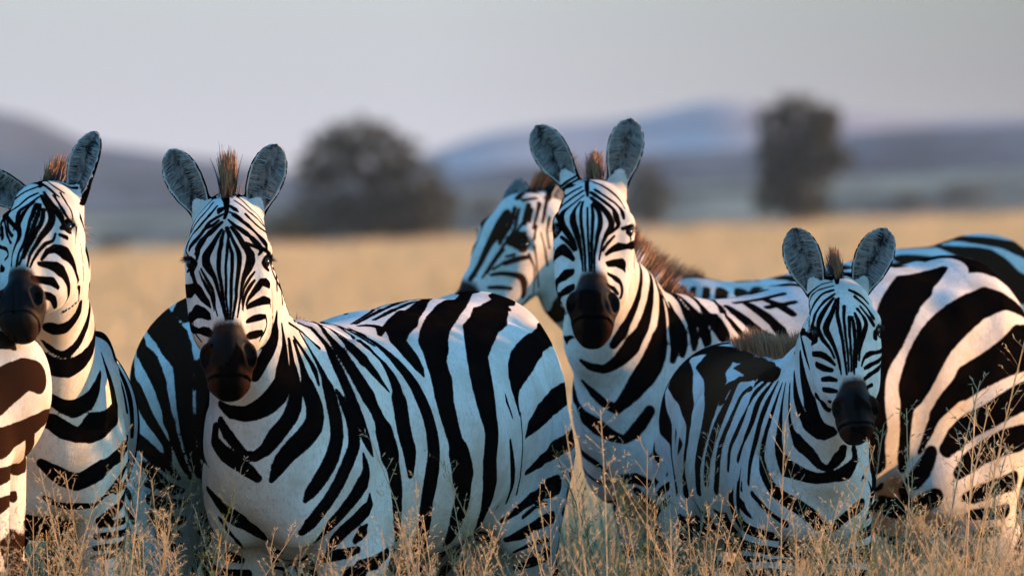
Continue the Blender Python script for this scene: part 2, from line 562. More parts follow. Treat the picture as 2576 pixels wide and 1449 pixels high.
    def paint(z, pts, strokes):
        per = .105 * z.s
        a = z.arc(pts)
        warp = .02 * np.sin(pts[:, 2] * 9 + pts[:, 0] * 5) + .012 * np.sin(pts[:, 2] * 23 + pts[:, 1] * 11)
        sd_proc = np.cos(2 * np.pi * (a + warp) / per) * per / 6.0 - .004
        sd = np.full(len(pts), 1.0); cov = np.full(len(pts), 1.0)
        for kind, S_ in strokes:
            S_ = np.asarray(S_, float)
            C = S_[:, :3] + z.pos; W = S_[:, 3]
            lo = C.min(0) - .2; hi = C.max(0) + .2
            m = np.where(np.all((pts > lo) & (pts < hi), axis=1))[0]
            if not len(m): continue
            Q = pts[m]; d = np.full(len(m), 1.0)
            for i in range(len(C) - 1):
                e = C[i + 1] - C[i]; L2 = e @ e + 1e-12
                t = np.clip((Q - C[i]) @ e / L2, 0, 1)
                d = np.minimum(d, np.linalg.norm(Q - C[i] - np.outer(t, e), axis=1) - (W[i] + (W[i + 1] - W[i]) * t))
            if kind == 'b': sd[m] = np.minimum(sd[m], d)
            cov[m] = np.minimum(cov[m], d - (0.0 if kind == 'w' else .045 * z.s))
        if z.has_head:
            q = (pts - z.poll) @ z.Rh / z.k
            sd_proc[(q[:, 2] > -.10) & (q[:, 2] < .3) & (np.abs(q[:, 0]) < .22) & (q[:, 1] < .09)] = .03
        if z.has_head:
            for sgn in (-1, 1):                                             # dark skin round the eye, drawn out towards the nose
                v = pts - z.hd(.0885 * sgn, -.030, -.200)
                w_ = v @ z.Rh
                dd = np.sqrt((w_[:, 0] / 1.2) ** 2 + w_[:, 1] ** 2 + (w_[:, 2] / 1.15) ** 2) - .0225 * z.k
                sd = np.minimum(sd, dd); cov = np.minimum(cov, dd - .004)
        out = np.where(cov < 0, np.minimum(sd, .05), np.maximum(sd_proc, .012 - cov))
        mz = np.zeros(len(pts)); ear = np.zeros(len(pts)); warm = np.zeros(len(pts))
        if z.has_head:
            q = (pts - z.poll) @ z.Rh / z.k
            inh = (q[:, 2] < -.30) & (q[:, 2] > -.62) & (np.abs(q[:, 0]) < .12) & (q[:, 1] < .12) & (q[:, 1] > -.12)
            g = np.clip((-.355 - q[:, 2] - np.minimum(1.35 * np.clip(np.abs(q[:, 0]) - .033, 0, 1) + .4 * np.clip(q[:, 1] + .02, 0, .2), .11)) / .085, 0, 1)
            mz[inh] = g[inh]
            # greyer lips and chin, paler rims round the nostrils
            chin = inh & (q[:, 2] < -.475) & (np.abs(q[:, 0]) > .014)
            mz[chin] = np.minimum(mz[chin], (1 - .55 * np.clip((-.475 - q[:, 2]) / .03, 0, 1) * np.clip((np.abs(q[:, 0]) - .014) / .02, 0, 1))[chin])
            nd = np.sqrt(((np.abs(q[:, 0]) - .0585) / .014) ** 2 + ((q[:, 1] + .048) / .022) ** 2 + ((q[:, 2] + .466) / .030) ** 2)
            mouth = inh & (np.abs(q[:, 2] + .517) < .005) & (np.abs(q[:, 0]) < .07)
            mz[mouth] = 1.
            ring = inh & (np.abs(nd - 1.25) < .28)
            mz[ring] = np.minimum(mz[ring], .62)
            for sd_, base, acr, ax, nrm, L_, W_ in z.ears:
                r = pts - base
                x = r @ acr; u = r @ ax / L_; n = r @ nrm
                w, cup = ear_form(u, W_)
                n0 = cup * (x / W_) ** 2 - cup * .55
                m = (u > -.04) & (u < 1.06) & (np.abs(x) < W_ * 1.15) & (np.abs(n - n0) < .02 * z.k)
                ex = np.abs(x) / np.maximum(w, 1e-3)
                front = n > n0
                out[m] = .03
                rim = m & (ex > .86)
                out[rim] = np.where(front[rim], (.93 - ex[rim]) * W_, -.004)
                back = m & ~front & (u > .62)
                out[back] = -.01
                ear[m & front] = np.clip((0.90 - ex) / .12, 0, 1)[m & front] * np.clip((u + .03) / .12, 0, 1)[m & front]
        return out, mz, ear, warm

    def build(z, strokes, label, cat='zebra', group=None, name='zebra', warm=0.0, detail=1.0):
        np.random.seed(len(z.key) * 7 + ord(z.key[-1]))
        pts, quads = surface(z.sh, z.lo, z.hi, z.h)
        root = empty(name, tuple(z.pos)); tag(root, label, cat, group)
        ngons = []
        if z.has_head and z.key != 'behind':                                   # a finer skin on the face, where the stripes are narrow
            q = (pts - z.poll) @ z.Rh / z.k
            near = (np.abs(q[:, 0]) < .125) & (q[:, 1] > -.14) & (q[:, 1] < .12) & (q[:, 2] < .05) & (q[:, 2] > -.60)
            n_old = len(pts)
            pts, quads, ngons = refine(pts, quads, near[quads].all(1))
            pts[n_old:] = settle(z.sh, pts[n_old:], z.h * .5)
            pts[:n_old][near] = settle(z.sh, pts[:n_old][near], z.h * .5)
        sd, mz, ear, wm = z.paint(pts, strokes)
        body = poly_mesh('body', pts - z.pos, quads, ngons, COAT, root)
        attr(body, 'stripe', sd); attr(body, 'muzzle', mz); attr(body, 'ear_inside', ear)
        if z.foal: wm = wm + .9 * np.exp(-(np.linalg.norm(pts - z.b(-.05, .05, 1.31), axis=1) / .30) ** 2)
        attr(body, 'warm', wm + warm)
        rag = np.ones(len(pts))
        if z.has_head:
            q = (pts - z.poll) @ z.Rh / z.k
            rag = .28 + .72 * np.clip((np.linalg.norm(q - np.array([0, .02, -.24]), axis=1) - .27) / .08, 0, 1)
        attr(body, 'ragged', rag)
        z.body = body; z.root = root; z.pts = pts
        if z.has_head:
            z.add_mane(root, detail); z.add_eyes(root); z.add_ear_hair(root, detail)
        return root

    def add_mane(z, root, detail):
        st = Strands(); k = z.k
        # crest line: from between the ears back along the top of the neck to the withers
        crest = [(z.hd(0, -.036, -.035), z.Rh @ np.array([0, -.10, 1.]), z.Rh[:, 0]), (z.hd(0, .02, .045), z.Rh @ np.array([0, .12, 1.]), z.Rh[:, 0])]
        for (c, a, b_, l), (c2, _, _, _) in list(zip(z.neck[1:], z.neck[2:] + [(z.hd(0, .02, .03), 0, 0, 0)]))[::-1]:
            ax = unit(c2 - c)
            dor = np.cross(l, ax); dor = unit(dor)
            if dor @ (-z.fwd + z.up) < 0: dor = -dor
            crest.append((c + dor * b_ * .93, dor, l))
        w = z.trunk[5]
        crest.append((w[0] + z.up * w[2] * .97, unit(z.up - .3 * z.fwd), z.lat))
        if z.foal:
            for i in (4, 3, 2, 1):
                w = z.trunk[i]
                crest.append((w[0] + z.up * w[2] * .97, unit(z.up - .5 * z.fwd), z.lat))
        P = [np.asarray(c[0]) for c in crest]
        seg = [np.linalg.norm(P[i + 1] - P[i]) for i in range(len(P) - 1)]
        tot = sum(seg); n = int(3400 * detail * tot / .8)
        rr = np.random.uniform(0, tot, n)
        for q in rr:
            run = 0
            for i, L in enumerate(seg):
                if q <= run + L: break
                run += L
            t = np.clip((q - run) / L, 0, 1)
            p = P[i] * (1 - t) + P[i + 1] * t
            d = unit(crest[i][1] * (1 - t) + crest[i + 1][1] * t); l = unit(crest[i][2] * (1 - t) + crest[i + 1][2] * t)
            u = q / tot
            ln = z.mane_len * z.s * (np.clip(.45 + u * 5, 0, 1)) * np.clip((1.03 - u) * 5, .35, 1) * np.random.uniform(.7, 1.08)
            x = np.random.normal() * (.0065 + .0035 * min(1, u * 4)) * k
            tuft = max(0., 1 - u / .09)                                        # the forelock runs to a point
            ln *= 1 + tuft * (.45 - min(1., abs(x) / (.011 * k)) * .75)
            pale = 1.0 if (math.sin(q * 62 + 1.2) > .35 and q > .14) else 0.0
            st.add(p + l * x - d * .012, d + l * (x * 3 * (1 - tuft) - tuft * x * 7 / k + np.random.normal() * .03 * (1 - .6 * tuft)) + np.random.normal(size=3) * .022, ln + .012, .0044 * k, np.random.normal(size=3) * .006, segs=3,
                   shade=np.random.rand(), pale=pale * (0 if z.foal else 1), rust=(.9 if z.foal and u > .36 else 0.))
        st.build('mane', MANE, root, z.pos)

    def add_eyes(z, root):
        k = z.k
        for sd in (-1, 1):
            c = z.hd(.0870 * sd, -.025, -.196)
            vs, fs = [], []
            n, mm = 20, 12
            axis = unit(z.Rh @ np.array([sd, -.55, .05]))
            up = unit(z.Rh[:, 2] - axis * (z.Rh[:, 2] @ axis)); rt = np.cross(up, axis)
            r = .0190 * k; iris = []
            for i in range(mm + 1):
                th = math.pi * i / mm
                for j in range(n):
                    ph = 2 * math.pi * j / n
                    d = axis * math.cos(th) + math.sin(th) * (up * math.sin(ph) + rt * math.cos(ph))
                    vs.append(c + r * d - z.pos); iris.append(max(0, math.sin(th) * 1.1 - .35 - .8 * max(0, math.sin(ph) + .4)))
            for i in range(mm):
                for j in range(n):
                    fs.append((i * n + j, i * n + (j + 1) % n, (i + 1) * n + (j + 1) % n, (i + 1) * n + j))
            o = mesh_object('eye', vs, fs, EYE, root)
            attr(o, 'iris', iris)
            st = Strands()
            for i in range(46):
                t = np.random.uniform(-1, 1)
                p = c + r * 1.06 * unit(axis * .75 + up * (.62 - .25 * t * t) + rt * t * .8)
                d = axis * 1.0 + rt * t * .5 - up * np.random.uniform(-.05, .3)
                st.add(p, d, np.random.uniform(.010, .022) * k, .0020, -up * .004, segs=3, shade=0., pale=0.)
            st.build('eyelashes', LASH, root, z.pos)

    def add_ear_hair(z, root, detail):
        for sd, base, acr, ax, nrm, L_, W_ in z.ears:
            st = Strands()
            for i in range(int(420 * detail)):
                u = np.random.uniform(.12, .93) ; s_ = random.choice((-1, 1))
                w, cup = ear_form(np.array([u]), W_); w = float(w[0]); cup = float(np.ravel(cup)[0])
                if w < .01: continue
                x = s_ * w * np.random.uniform(.78, .95)
                n0 = cup * (x / W_) ** 2 - cup * .55
                p = base + acr * x + ax * u * L_ + nrm * (n0 + .005)
                d = -s_ * acr * 1.0 + ax * np.random.uniform(-.1, .6) + nrm * np.random.uniform(.05, .35)
                st.add(p, d, w * np.random.uniform(.35, .85), .0016, -nrm * .012, segs=3)
            st.build('ear_hair', WHISK, root, z.pos)

def ear_form(u, W_):
    uc = np.clip(u, 0, 1)
    w = W_ * np.interp(uc, [0, .12, .3, .5, .65, .8, .9, .96, 1.0], [.46, .62, .88, 1.0, .99, .84, .60, .38, .0])
    w = np.where(u > 1, -(u - 1) * .17, w); w = np.where(u < 0, W_ * .46 + u * .3, w)
    cup = W_ * np.interp(uc, [0, .4, 1], [.95, .62, .30])
    return w, cup
# ------------------------------------------------------------------ the herd: where each animal stands and how it holds its head
ZEBRAS = {}
def Z(key, **kw): ZEBRAS[key] = Zebra(key, **kw)
Z('main', pos=(-.345, .53), heading=-28, scale=1.04, fat=1.24, deep=1.06, poll=at(573, 494, -.16), face=(0, 24, -1), head_scale=1.0, rump_up=.045, voxel=.0055, neck_w=1.0, neck_b=.70, lift=-.06, ear_out=.064,
  ears={-1: dict(lean=28, turn=8), 1: dict(lean=19, turn=4)})
Z('left', pos=(-1.22, .15), heading=6, scale=.93, fat=1.0, poll=at(126, 464, -.85), face=(-18, 42, -6), head_scale=.90, voxel=.007, neck_w=1.0, chest_w=.92, lift=.10,
  ears={-1: dict(lean=62, yaw=-20), 1: dict(lean=17, yaw=-30, w=.046, l=.2)})
Z('edge', pos=(-2.07, -.95), heading=-95, scale=1.16, fat=1.1, voxel=.01, lift=-.10, rump_up=.02, buttock=True, legs={('hind_leg', -1): (0, -.07), ('hind_leg', 1): (0, -.03)})
Z('behind', pos=(-.68, 1.75), heading=170, scale=1.06, fat=1.1, rump_up=.03, voxel=.01, lift=-.07, slope=.12, poll=at(1000, 1250, 3.4), face=(150, 60, 0), neck_pull=(0, 0, -.22), neck_b=.8)
Z('second', pos=(.815, 3.05), heading=-54, scale=1.04, fat=1.08, rump_up=.085, poll=at(1495, 460, 2.25), face=(0, 40, 1), head_scale=1.01, voxel=.0065, neck_w=1.0, neck_b=.9, ear_out=.064, lift=-.01, deep=1.04, mane_len=.105,
  ears={-1: dict(lean=31, turn=8, w=.050, up=.045), 1: dict(lean=12, turn=0, w=.050, up=.045)})
Z('profile', pos=(.95, 5.4), heading=-62, scale=1.08, fat=1.05, rump_up=.10, poll=at(1352, 486, 5.0), face=(-46, 33, 8), head_scale=.96, mane_len=.12, voxel=.009, lift=-.02, neck_b=.85, neck_pull=(0, 0, -.12),
  ears={-1: dict(lean=40, fwd=-70, l=.12), 1: dict(lean=40, fwd=-70, l=.12)})
Z('foal', pos=(.69, 1.02), heading=13, scale=.86, fat=.95, chest_w=.78, poll=at(2109, 699, .38), face=(8, 26, -2), head_scale=.84, voxel=.006, foal=True, neck_w=.95, neck_b=1.12, lift=.075, rump_up=.015, ear_out=.066,
  ears={-1: dict(lean=20, turn=10, l=.215, w=.060), 1: dict(lean=24, turn=-5, l=.215, w=.060)})
# ------------------------------------------------------------------ the land
def vnoise(x, y, seed=0):
    """Smooth value noise for the relief."""
    xi = np.floor(x).astype(int); yi = np.floor(y).astype(int); fx = x - xi; fy = y - yi
    def h(a, b):
        q = np.sin(a * 127.1 + b * 311.7 + seed * 74.7) * 43758.5453
        return q - np.floor(q)
    fx = fx * fx * (3 - 2 * fx); fy = fy * fy * (3 - 2 * fy)
    return (h(xi, yi) * (1 - fx) + h(xi + 1, yi) * fx) * (1 - fy) + (h(xi, yi + 1) * (1 - fx) + h(xi + 1, yi + 1) * fx) * fy

def smooth(a, b, x):
    t = np.clip((x - a) / (b - a), 0, 1); return t * t * (3 - 2 * t)

def land(x, y):
    """Height of the plain: level round the herd, rising gently to a low crest some 400 m away (higher to the right)."""
    crest = 1.30 + 0.045 * np.clip(x, -60, 60) - .25
    near = smooth(60, 400, y) * crest
    return near * (1 - smooth(430, 700, y) * .5) + (vnoise(x * .02, y * .02, 3) - .5) * .25 * smooth(20, 120, y)

def grid_mesh(name, xs, ys, zf, mat):
    X, Y = np.meshgrid(xs, ys)
    Zs = zf(X, Y)
    v = np.stack([X, Y, Zs], -1).reshape(-1, 3)
    nx, ny = len(xs), len(ys)
    i = (np.arange(ny - 1)[:, None] * nx + np.arange(nx - 1)[None]).ravel()
    f = np.stack([i, i + 1, i + nx + 1, i + nx], 1)
    return mesh_object(name, v, f, mat)

def ground_material():
    m = Nodes('dry_grassland')
    co = m.coords('Object')
    a = m.noise(.05, 4, .6, co); b_ = m.noise(1.3, 4, .6, co); c = m.noise(40, 3, .6, co)
    col = m.mix(m.ramp(a, .38, .66), (.20, .15, .085), (.16, .12, .07))
    col = m.mix(m.ramp(b_, .45, .75), col, (.13, .10, .06))
    col = m.mix(m.math('MULTIPLY', m.ramp(c, .5, .8), .5), col, (.09, .065, .04))
    # soil near the herd carries darkening for grass shade; farther off straw covers it
    sp = m.n('SeparateXYZ'); m.l(co, sp.inputs[0])
    away = m.math('MAXIMUM', m.ramp(sp.outputs['Y'], 15, 60), m.ramp(m.math('ABSOLUTE', sp.outputs['X']), 12, 45))
    straw = m.mix(m.ramp(a, .38, .66), (.40, .29, .155), (.32, .24, .13))
    straw = m.mix(m.ramp(b_, .45, .75), straw, (.36, .26, .145))
    col = m.mix(away, col, straw)
    return m.bsdf(col, .9, c, .6, .03, Specular_IOR_Level=.1)
xs = np.concatenate([-np.geomspace(1200, 3, 40), np.linspace(-2.5, 2.5, 9), np.geomspace(3, 1200, 40)])
ys = np.concatenate([[-90, -60, -40, -20], np.linspace(-10, 20, 16), np.geomspace(22, 900, 60), np.linspace(1000, 5000, 20)])
ground = grid_mesh('ground', xs, ys, land, ground_material()); tag(ground, kind='structure')

# ridges behind the plain: each a rounded body of land with its own crest line (given by what one sees along the skyline)
def ridge(name, line, y0, depth, foot, mat, rough, seed, on=True):
    s = (y0 - CAM_Y) / 29.0; k = 2.61 / 2576 * s
    wide = np.random.RandomState(seed + 40)                                # the range runs on to both sides of what the lens takes in
    line = [(line[0][0] - d, line[0][1] + wide.uniform(-25, 35)) for d in range(9000, 600, -600)] + line + ([(line[-1][0] + d, line[-1][1] + wide.uniform(-25, 35)) for d in range(600, 9001, 600)] if on else [])
    U = np.array([p[0] for p in line], float); V = np.array([p[1] for p in line], float)
    hx = (U - 1288) * k; hz_ = CAM_Z - (V - 600) * k
    xs = np.linspace(hx[0], hx[-1], 620); yy = np.linspace(-1, 1, 26)
    h = np.interp(xs, hx, hz_)
    kern = np.hanning(9); kern /= kern.sum()
    h = np.convolve(np.pad(h, 4, mode='edge'), kern, mode='valid')
    def zf(X, Y):
        t = (Y - y0) / depth
        prof = np.cos(np.clip(t, -1, 1) * np.pi / 2) ** .8
        hh = np.interp(X, xs, h)
        return foot + (hh - foot) * prof + (vnoise(X * 6 / depth, Y * 6 / depth, seed) - .5) * rough * prof + (vnoise(X * 25 / depth, Y * 25 / depth, seed + 5) - .5) * rough * .5 * prof
    o = grid_mesh(name, xs, y0 + yy * depth, zf, mat); tag(o, kind='structure')
    return o

def scrub_material(name, dark, pale, sc):
    m = Nodes(name)
    co = m.coords('Object', (1, .35, 2.0))
    f = m.ramp(m.noise(sc, 4, .6, co), .42, .58)
    g = m.ramp(m.noise(sc * 3.1, 3, .6, co), .45, .6)
    col = m.mix(f, dark, pale)
    col = m.mix(m.math('MULTIPLY', g, .5), col, tuple(x * .6 for x in dark))
    return m.bsdf(col, .95, Specular_IOR_Level=.05)
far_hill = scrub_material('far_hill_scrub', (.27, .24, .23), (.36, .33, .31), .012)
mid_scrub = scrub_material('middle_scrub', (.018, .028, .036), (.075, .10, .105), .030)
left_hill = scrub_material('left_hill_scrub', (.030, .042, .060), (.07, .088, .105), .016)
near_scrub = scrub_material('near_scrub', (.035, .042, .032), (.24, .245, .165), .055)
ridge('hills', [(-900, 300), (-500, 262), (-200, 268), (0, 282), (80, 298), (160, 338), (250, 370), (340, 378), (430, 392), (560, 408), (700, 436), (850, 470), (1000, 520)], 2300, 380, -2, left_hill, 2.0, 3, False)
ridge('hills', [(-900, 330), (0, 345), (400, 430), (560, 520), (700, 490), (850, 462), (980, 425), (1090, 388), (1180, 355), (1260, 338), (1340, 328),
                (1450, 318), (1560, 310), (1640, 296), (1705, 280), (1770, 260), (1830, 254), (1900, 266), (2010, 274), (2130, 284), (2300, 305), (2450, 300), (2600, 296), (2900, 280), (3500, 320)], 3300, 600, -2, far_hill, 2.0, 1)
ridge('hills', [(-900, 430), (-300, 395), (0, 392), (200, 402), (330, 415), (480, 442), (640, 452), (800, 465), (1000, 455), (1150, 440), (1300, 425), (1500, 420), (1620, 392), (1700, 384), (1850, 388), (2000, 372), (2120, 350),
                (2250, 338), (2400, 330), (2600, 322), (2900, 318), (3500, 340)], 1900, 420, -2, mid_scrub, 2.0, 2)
ridge('hills', [(-900, 540), (0, 528), (250, 535), (500, 530), (800, 515), (1100, 490), (1300, 486), (1600, 478), (1800, 466), (2050, 452), (2300, 440), (2600, 430), (3500, 430)], 1150, 300, -1, near_scrub, 1.0, 4)

# ------------------------------------------------------------------ bushes and trees
def leaf_material(name, c1, c2):
    m = Nodes(name)
    t = m.attr('tone')
    col = m.mix(t, c1, c2)
    b = m.n('BsdfPrincipled'); m.val(b.inputs['Base Color'], col); b.inputs['Roughness'].default_value = .7; b.inputs['Specular IOR Level'].default_value = .2
    tr = m.n('BsdfTranslucent'); m.val(tr.inputs['Color'], col)
    mx = m.n('MixShader'); mx.inputs[0].default_value = .25
    m.l(b.outputs[0], mx.inputs[1]); m.l(tr.outputs[0], mx.inputs[2]); m.l(mx.outputs[0], m.out.inputs['Surface'])
    return m.m
LEAF = leaf_material('acacia_leaf', (.014, .015, .006), (.095, .08, .03))
BARK = plain('bark', (.07, .055, .045), .9)

def tube(pts, r0, r1, n=7):
    v, f = [], []
    pts = [np.asarray(p, float) for p in pts]
    for i, p in enumerate(pts):
        d = unit(pts[min(i + 1, len(pts) - 1)] - pts[max(i - 1, 0)])
        a = unit(np.cross(d, [.3, .9, .1])); b_ = np.cross(d, a); r = r0 + (r1 - r0) * i / (len(pts) - 1)
        for j in range(n):
            t = 2 * math.pi * j / n
            v.append(p + r * (a * math.cos(t) + b_ * math.sin(t)))
        if i:
            for j in range(n): f.append(((i - 1) * n + j, (i - 1) * n + (j + 1) % n, i * n + (j + 1) % n, i * n + j))
    return v, f

def clump5(c): return c if len(c) == 5 else (c[0], 0., c[2], c[1], c[3])

def bush(name, base, clumps, label, cat, leaf=.16, per=900, group=None, seed=1, stems=5, lump_size=(.62, .75)):
    """clumps: (x, z, radius x, radius z) or (x, y, radius, z, radius z) of leaf masses in metres about the base; leaves are small quads spread through each."""
    rng = np.random.RandomState(seed)
    root = empty(name, tuple(base)); tag(root, label, cat, group)
    v, f = [], []
    for i in range(stems):
        cx, cy, rx, cz, rz = clump5(clumps[i % len(clumps)])
        e = np.array([cx + rng.normal() * .1, cy + rng.normal() * .3 * rx, cz])
        p0 = np.array([rng.normal() * .08, rng.normal() * .08, -.2])
        mid = p0 * .4 + e * .6 * np.array([.6, .6, 1]) + rng.normal(size=3) * .08
        vv, ff = tube([p0, p0 * .7 + mid * .3 + rng.normal(size=3) * .03, mid, e], .11 * rx ** .3, .02)
        f += [tuple(q + len(v) for q in a) for a in ff]; v += vv
    mesh_object('trunk', v, f, BARK, root)
    V, F, Tn = [], [], []
    n0 = 0
    for cx, cy, rx, cz, rz in map(clump5, clumps):
        n = int(per * rx * rz)
        d = rng.normal(size=(n, 3)); d /= np.linalg.norm(d, axis=1)[:, None]
        r = rng.uniform(.35, 1.0, n) ** .6
        lump = lump_size[0] + lump_size[1] * vnoise(d[:, 0] * 2.2 + 9, d[:, 2] * 2.2 + d[:, 1], seed)
        c = np.array([cx, cy, cz]) + d * (r * lump)[:, None] * np.array([rx, rx * .9, rz])
        a = rng.normal(size=(n, 3)); a /= np.linalg.norm(a, axis=1)[:, None]
        b_ = np.cross(a, rng.normal(size=(n, 3))); b_ /= np.linalg.norm(b_, axis=1)[:, None]
        s = leaf * rng.uniform(.6, 1.3, n)[:, None]
        q = np.stack([c - a * s, c - b_ * s * .45, c + a * s, c + b_ * s * .45], 1).reshape(-1, 3)
        V.append(q); F.append(np.arange(4 * n).reshape(n, 4) + n0); n0 += 4 * n
        Tn.append(np.repeat(np.clip(rng.rand(n) * .7 + .3 * vnoise(c[:, 0] * 3, c[:, 2] * 3, 8), 0, 1), 4))
    cr = mesh_object('crown', np.concatenate(V), np.concatenate(F).astype(np.int32), LEAF, root, False)
    attr(cr, 'tone', np.concatenate(Tn))
    return root

def on_land(u, v, y):
    p = at(u, v, y)
    return np.array([p[0], y, float(land(np.array([p[0]]), np.array([float(y)]))[0])])

def bush_at(name, u, v_base, y, outline, label, cat, **kw):
    """outline: (u, v, radius u, radius v) of each leaf mass as seen on the skyline, turned into metres at the tree's own distance."""
    base = on_land(u, v_base, y)
    k = 2.61 / 2576 * (y - CAM_Y) / 29
    cl = []
    for a, b_, ru, rv in outline:
        p = at(a, b_, y)
        cl.append((p[0] - base[0], p[2] - base[2], ru * k, rv * k))
    return bush(name, base, cl, label, cat, **kw)

bush_at('acacia_bush', 930, 600, 470, [(900, 352, 90, 60), (835, 395, 85, 75), (965, 395, 90, 80), (1020, 460, 105, 85), (870, 480, 120, 85), (800, 545, 80, 55), (1000, 545, 125, 65), (1085, 520, 70, 65), (920, 560, 130, 50), (780, 440, 45, 40), (760, 600, 60, 30), (1060, 590, 80, 35)],
        'broad dark round-crowned bush on the horizon between the two zebras facing the camera', 'bush', per=300, leaf=.19, seed=3, lump_size=(.5, .95))
bush_at('acacia_tree', 1990, 560, 480, [(2000, 282, 75, 50), (2080, 300, 45, 40), (1950, 320, 70, 55), (2055, 320, 60, 60), (1960, 390, 80, 70), (2050, 390, 75, 70), (2000, 450, 95, 70), (1950, 500, 75, 50), (2030, 520, 75, 45), (2110, 400, 45, 40)],
        'tall dark narrow tree on the horizon above the foal', 'tree', per=330, leaf=.19, seed=5, lump_size=(.5, .95))
bush_at('acacia_tree', 1625, 570, 520, [(1630, 450, 45, 50), (1600, 500, 45, 45), (1660, 500, 45, 50), (1625, 545, 55, 30)],
        'small olive tree just right of the blurred zebra head with upright ears', 'tree', per=200, leaf=.2, seed=7)
bush_at('low_bush', 690, 612, 450, [(665, 580, 45, 28), (710, 572, 45, 34), (735, 592, 40, 22)], 'low dark bush between the sharp zebra head and the broad bush', 'bush', per=260, leaf=.18, seed=9)
bush_at('low_bush', 275, 640, 430, [(260, 618, 34, 22), (300, 622, 34, 20)], 'small green bush at the edge of the grass right of the leftmost zebra head', 'bush', per=300, leaf=.16, seed=11)
for i, (u, v, ru, rv, y, lab) in enumerate([(2430, 482, 60, 26, 900, 'hazy dark bush clump on the far plain near the right edge'), (2290, 500, 40, 20, 820, 'smaller hazy bush clump on the far plain right of the tall tree'),
                                            (560, 540, 50, 20, 860, 'hazy bush clump on the far plain above the sharp zebra\'s brow'), (1220, 520, 40, 22, 800, 'hazy bush clump on the far plain right of the broad bush')]):
    bush_at('distant_bush', u, v + rv, y, [(u - ru * .5, v, ru * .6, rv), (u + ru * .4, v + rv * .2, ru * .6, rv * .8)], lab, 'bush', per=70, leaf=.35, seed=20 + i, group='bushes on the far plain')
# a bush added out of view past the right edge to shade the herd
bush('added_shade_bush', (3.6, 2.2, 0), [(0, -.78, .50, 1.52, .52), (.1, -.38, .44, 1.52, .52), (-.1, .14, .50, 1.26, .48), (0, .55, .5, 1.38, .50), (0, .85, .48, 1.34, .50),
                                  (0, .1, .9, .75, .75), (0, -.55, .62, .75, .75), (.1, .75, .62, .75, .70)],
     'dense bush added out of view at right to shade the herd', 'bush', per=15000, leaf=.06, seed=31, stems=8, lump_size=(.8, .35))

bush('added_shade_bush', (6.2, 8.0, 0), [(0, -1.5, .9, 1.75, .75), (.1, -.6, 1.0, 1.9, .75), (-.1, .4, 1.0, 1.85, .75), (0, 1.4, 1.0, 1.7, .8), (0, 2.4, .9, 1.5, .8), (0, 0, 1.2, .9, .9), (0, 1.6, 1.1, .8, .8), (0, -1.2, 1.0, .9, .9)],  # second unseen bush, added to shade the farthest zebra and the grass there
     'taller bush added out of view farther back at right to cast shade', 'bush', per=6000, leaf=.08, seed=37, stems=8, lump_size=(.8, .35))

# ------------------------------------------------------------------ grass
def grass_material():
    m = Nodes('dry_grass')
    t = m.attr('tone'); g = m.attr('green')
    col = m.mix(t, (.46, .325, .155), (.62, .455, .26))
    col = m.mix(g, col, (.16, .17, .05))
    b = m.n('BsdfPrincipled'); m.val(b.inputs['Base Color'], col); b.inputs['Roughness'].default_value = .6; b.inputs['Specular IOR Level'].default_value = .25
    tr = m.n('BsdfTranslucent'); m.val(tr.inputs['Color'], col)
    mx = m.n('MixShader'); mx.inputs[0].default_value = .45
    m.l(b.outputs[0], mx.inputs[1]); m.l(tr.outputs[0], mx.inputs[2]); m.l(mx.outputs[0], m.out.inputs['Surface'])
    return m.m
GRASS = grass_material()

def ribbon(P, w0, w1, side):
    """Flat tapering blade along points P."""
    n = len(P); t = np.linspace(0, 1, n)[:, None]; w = (w0 + (w1 - w0) * t) / 2
    v = np.empty((2 * n, 3)); v[0::2] = P - side * w; v[1::2] = P + side * w
    i = np.arange(n - 1) * 2
    return v, np.stack([i, i + 1, i + 3, i + 2], 1)

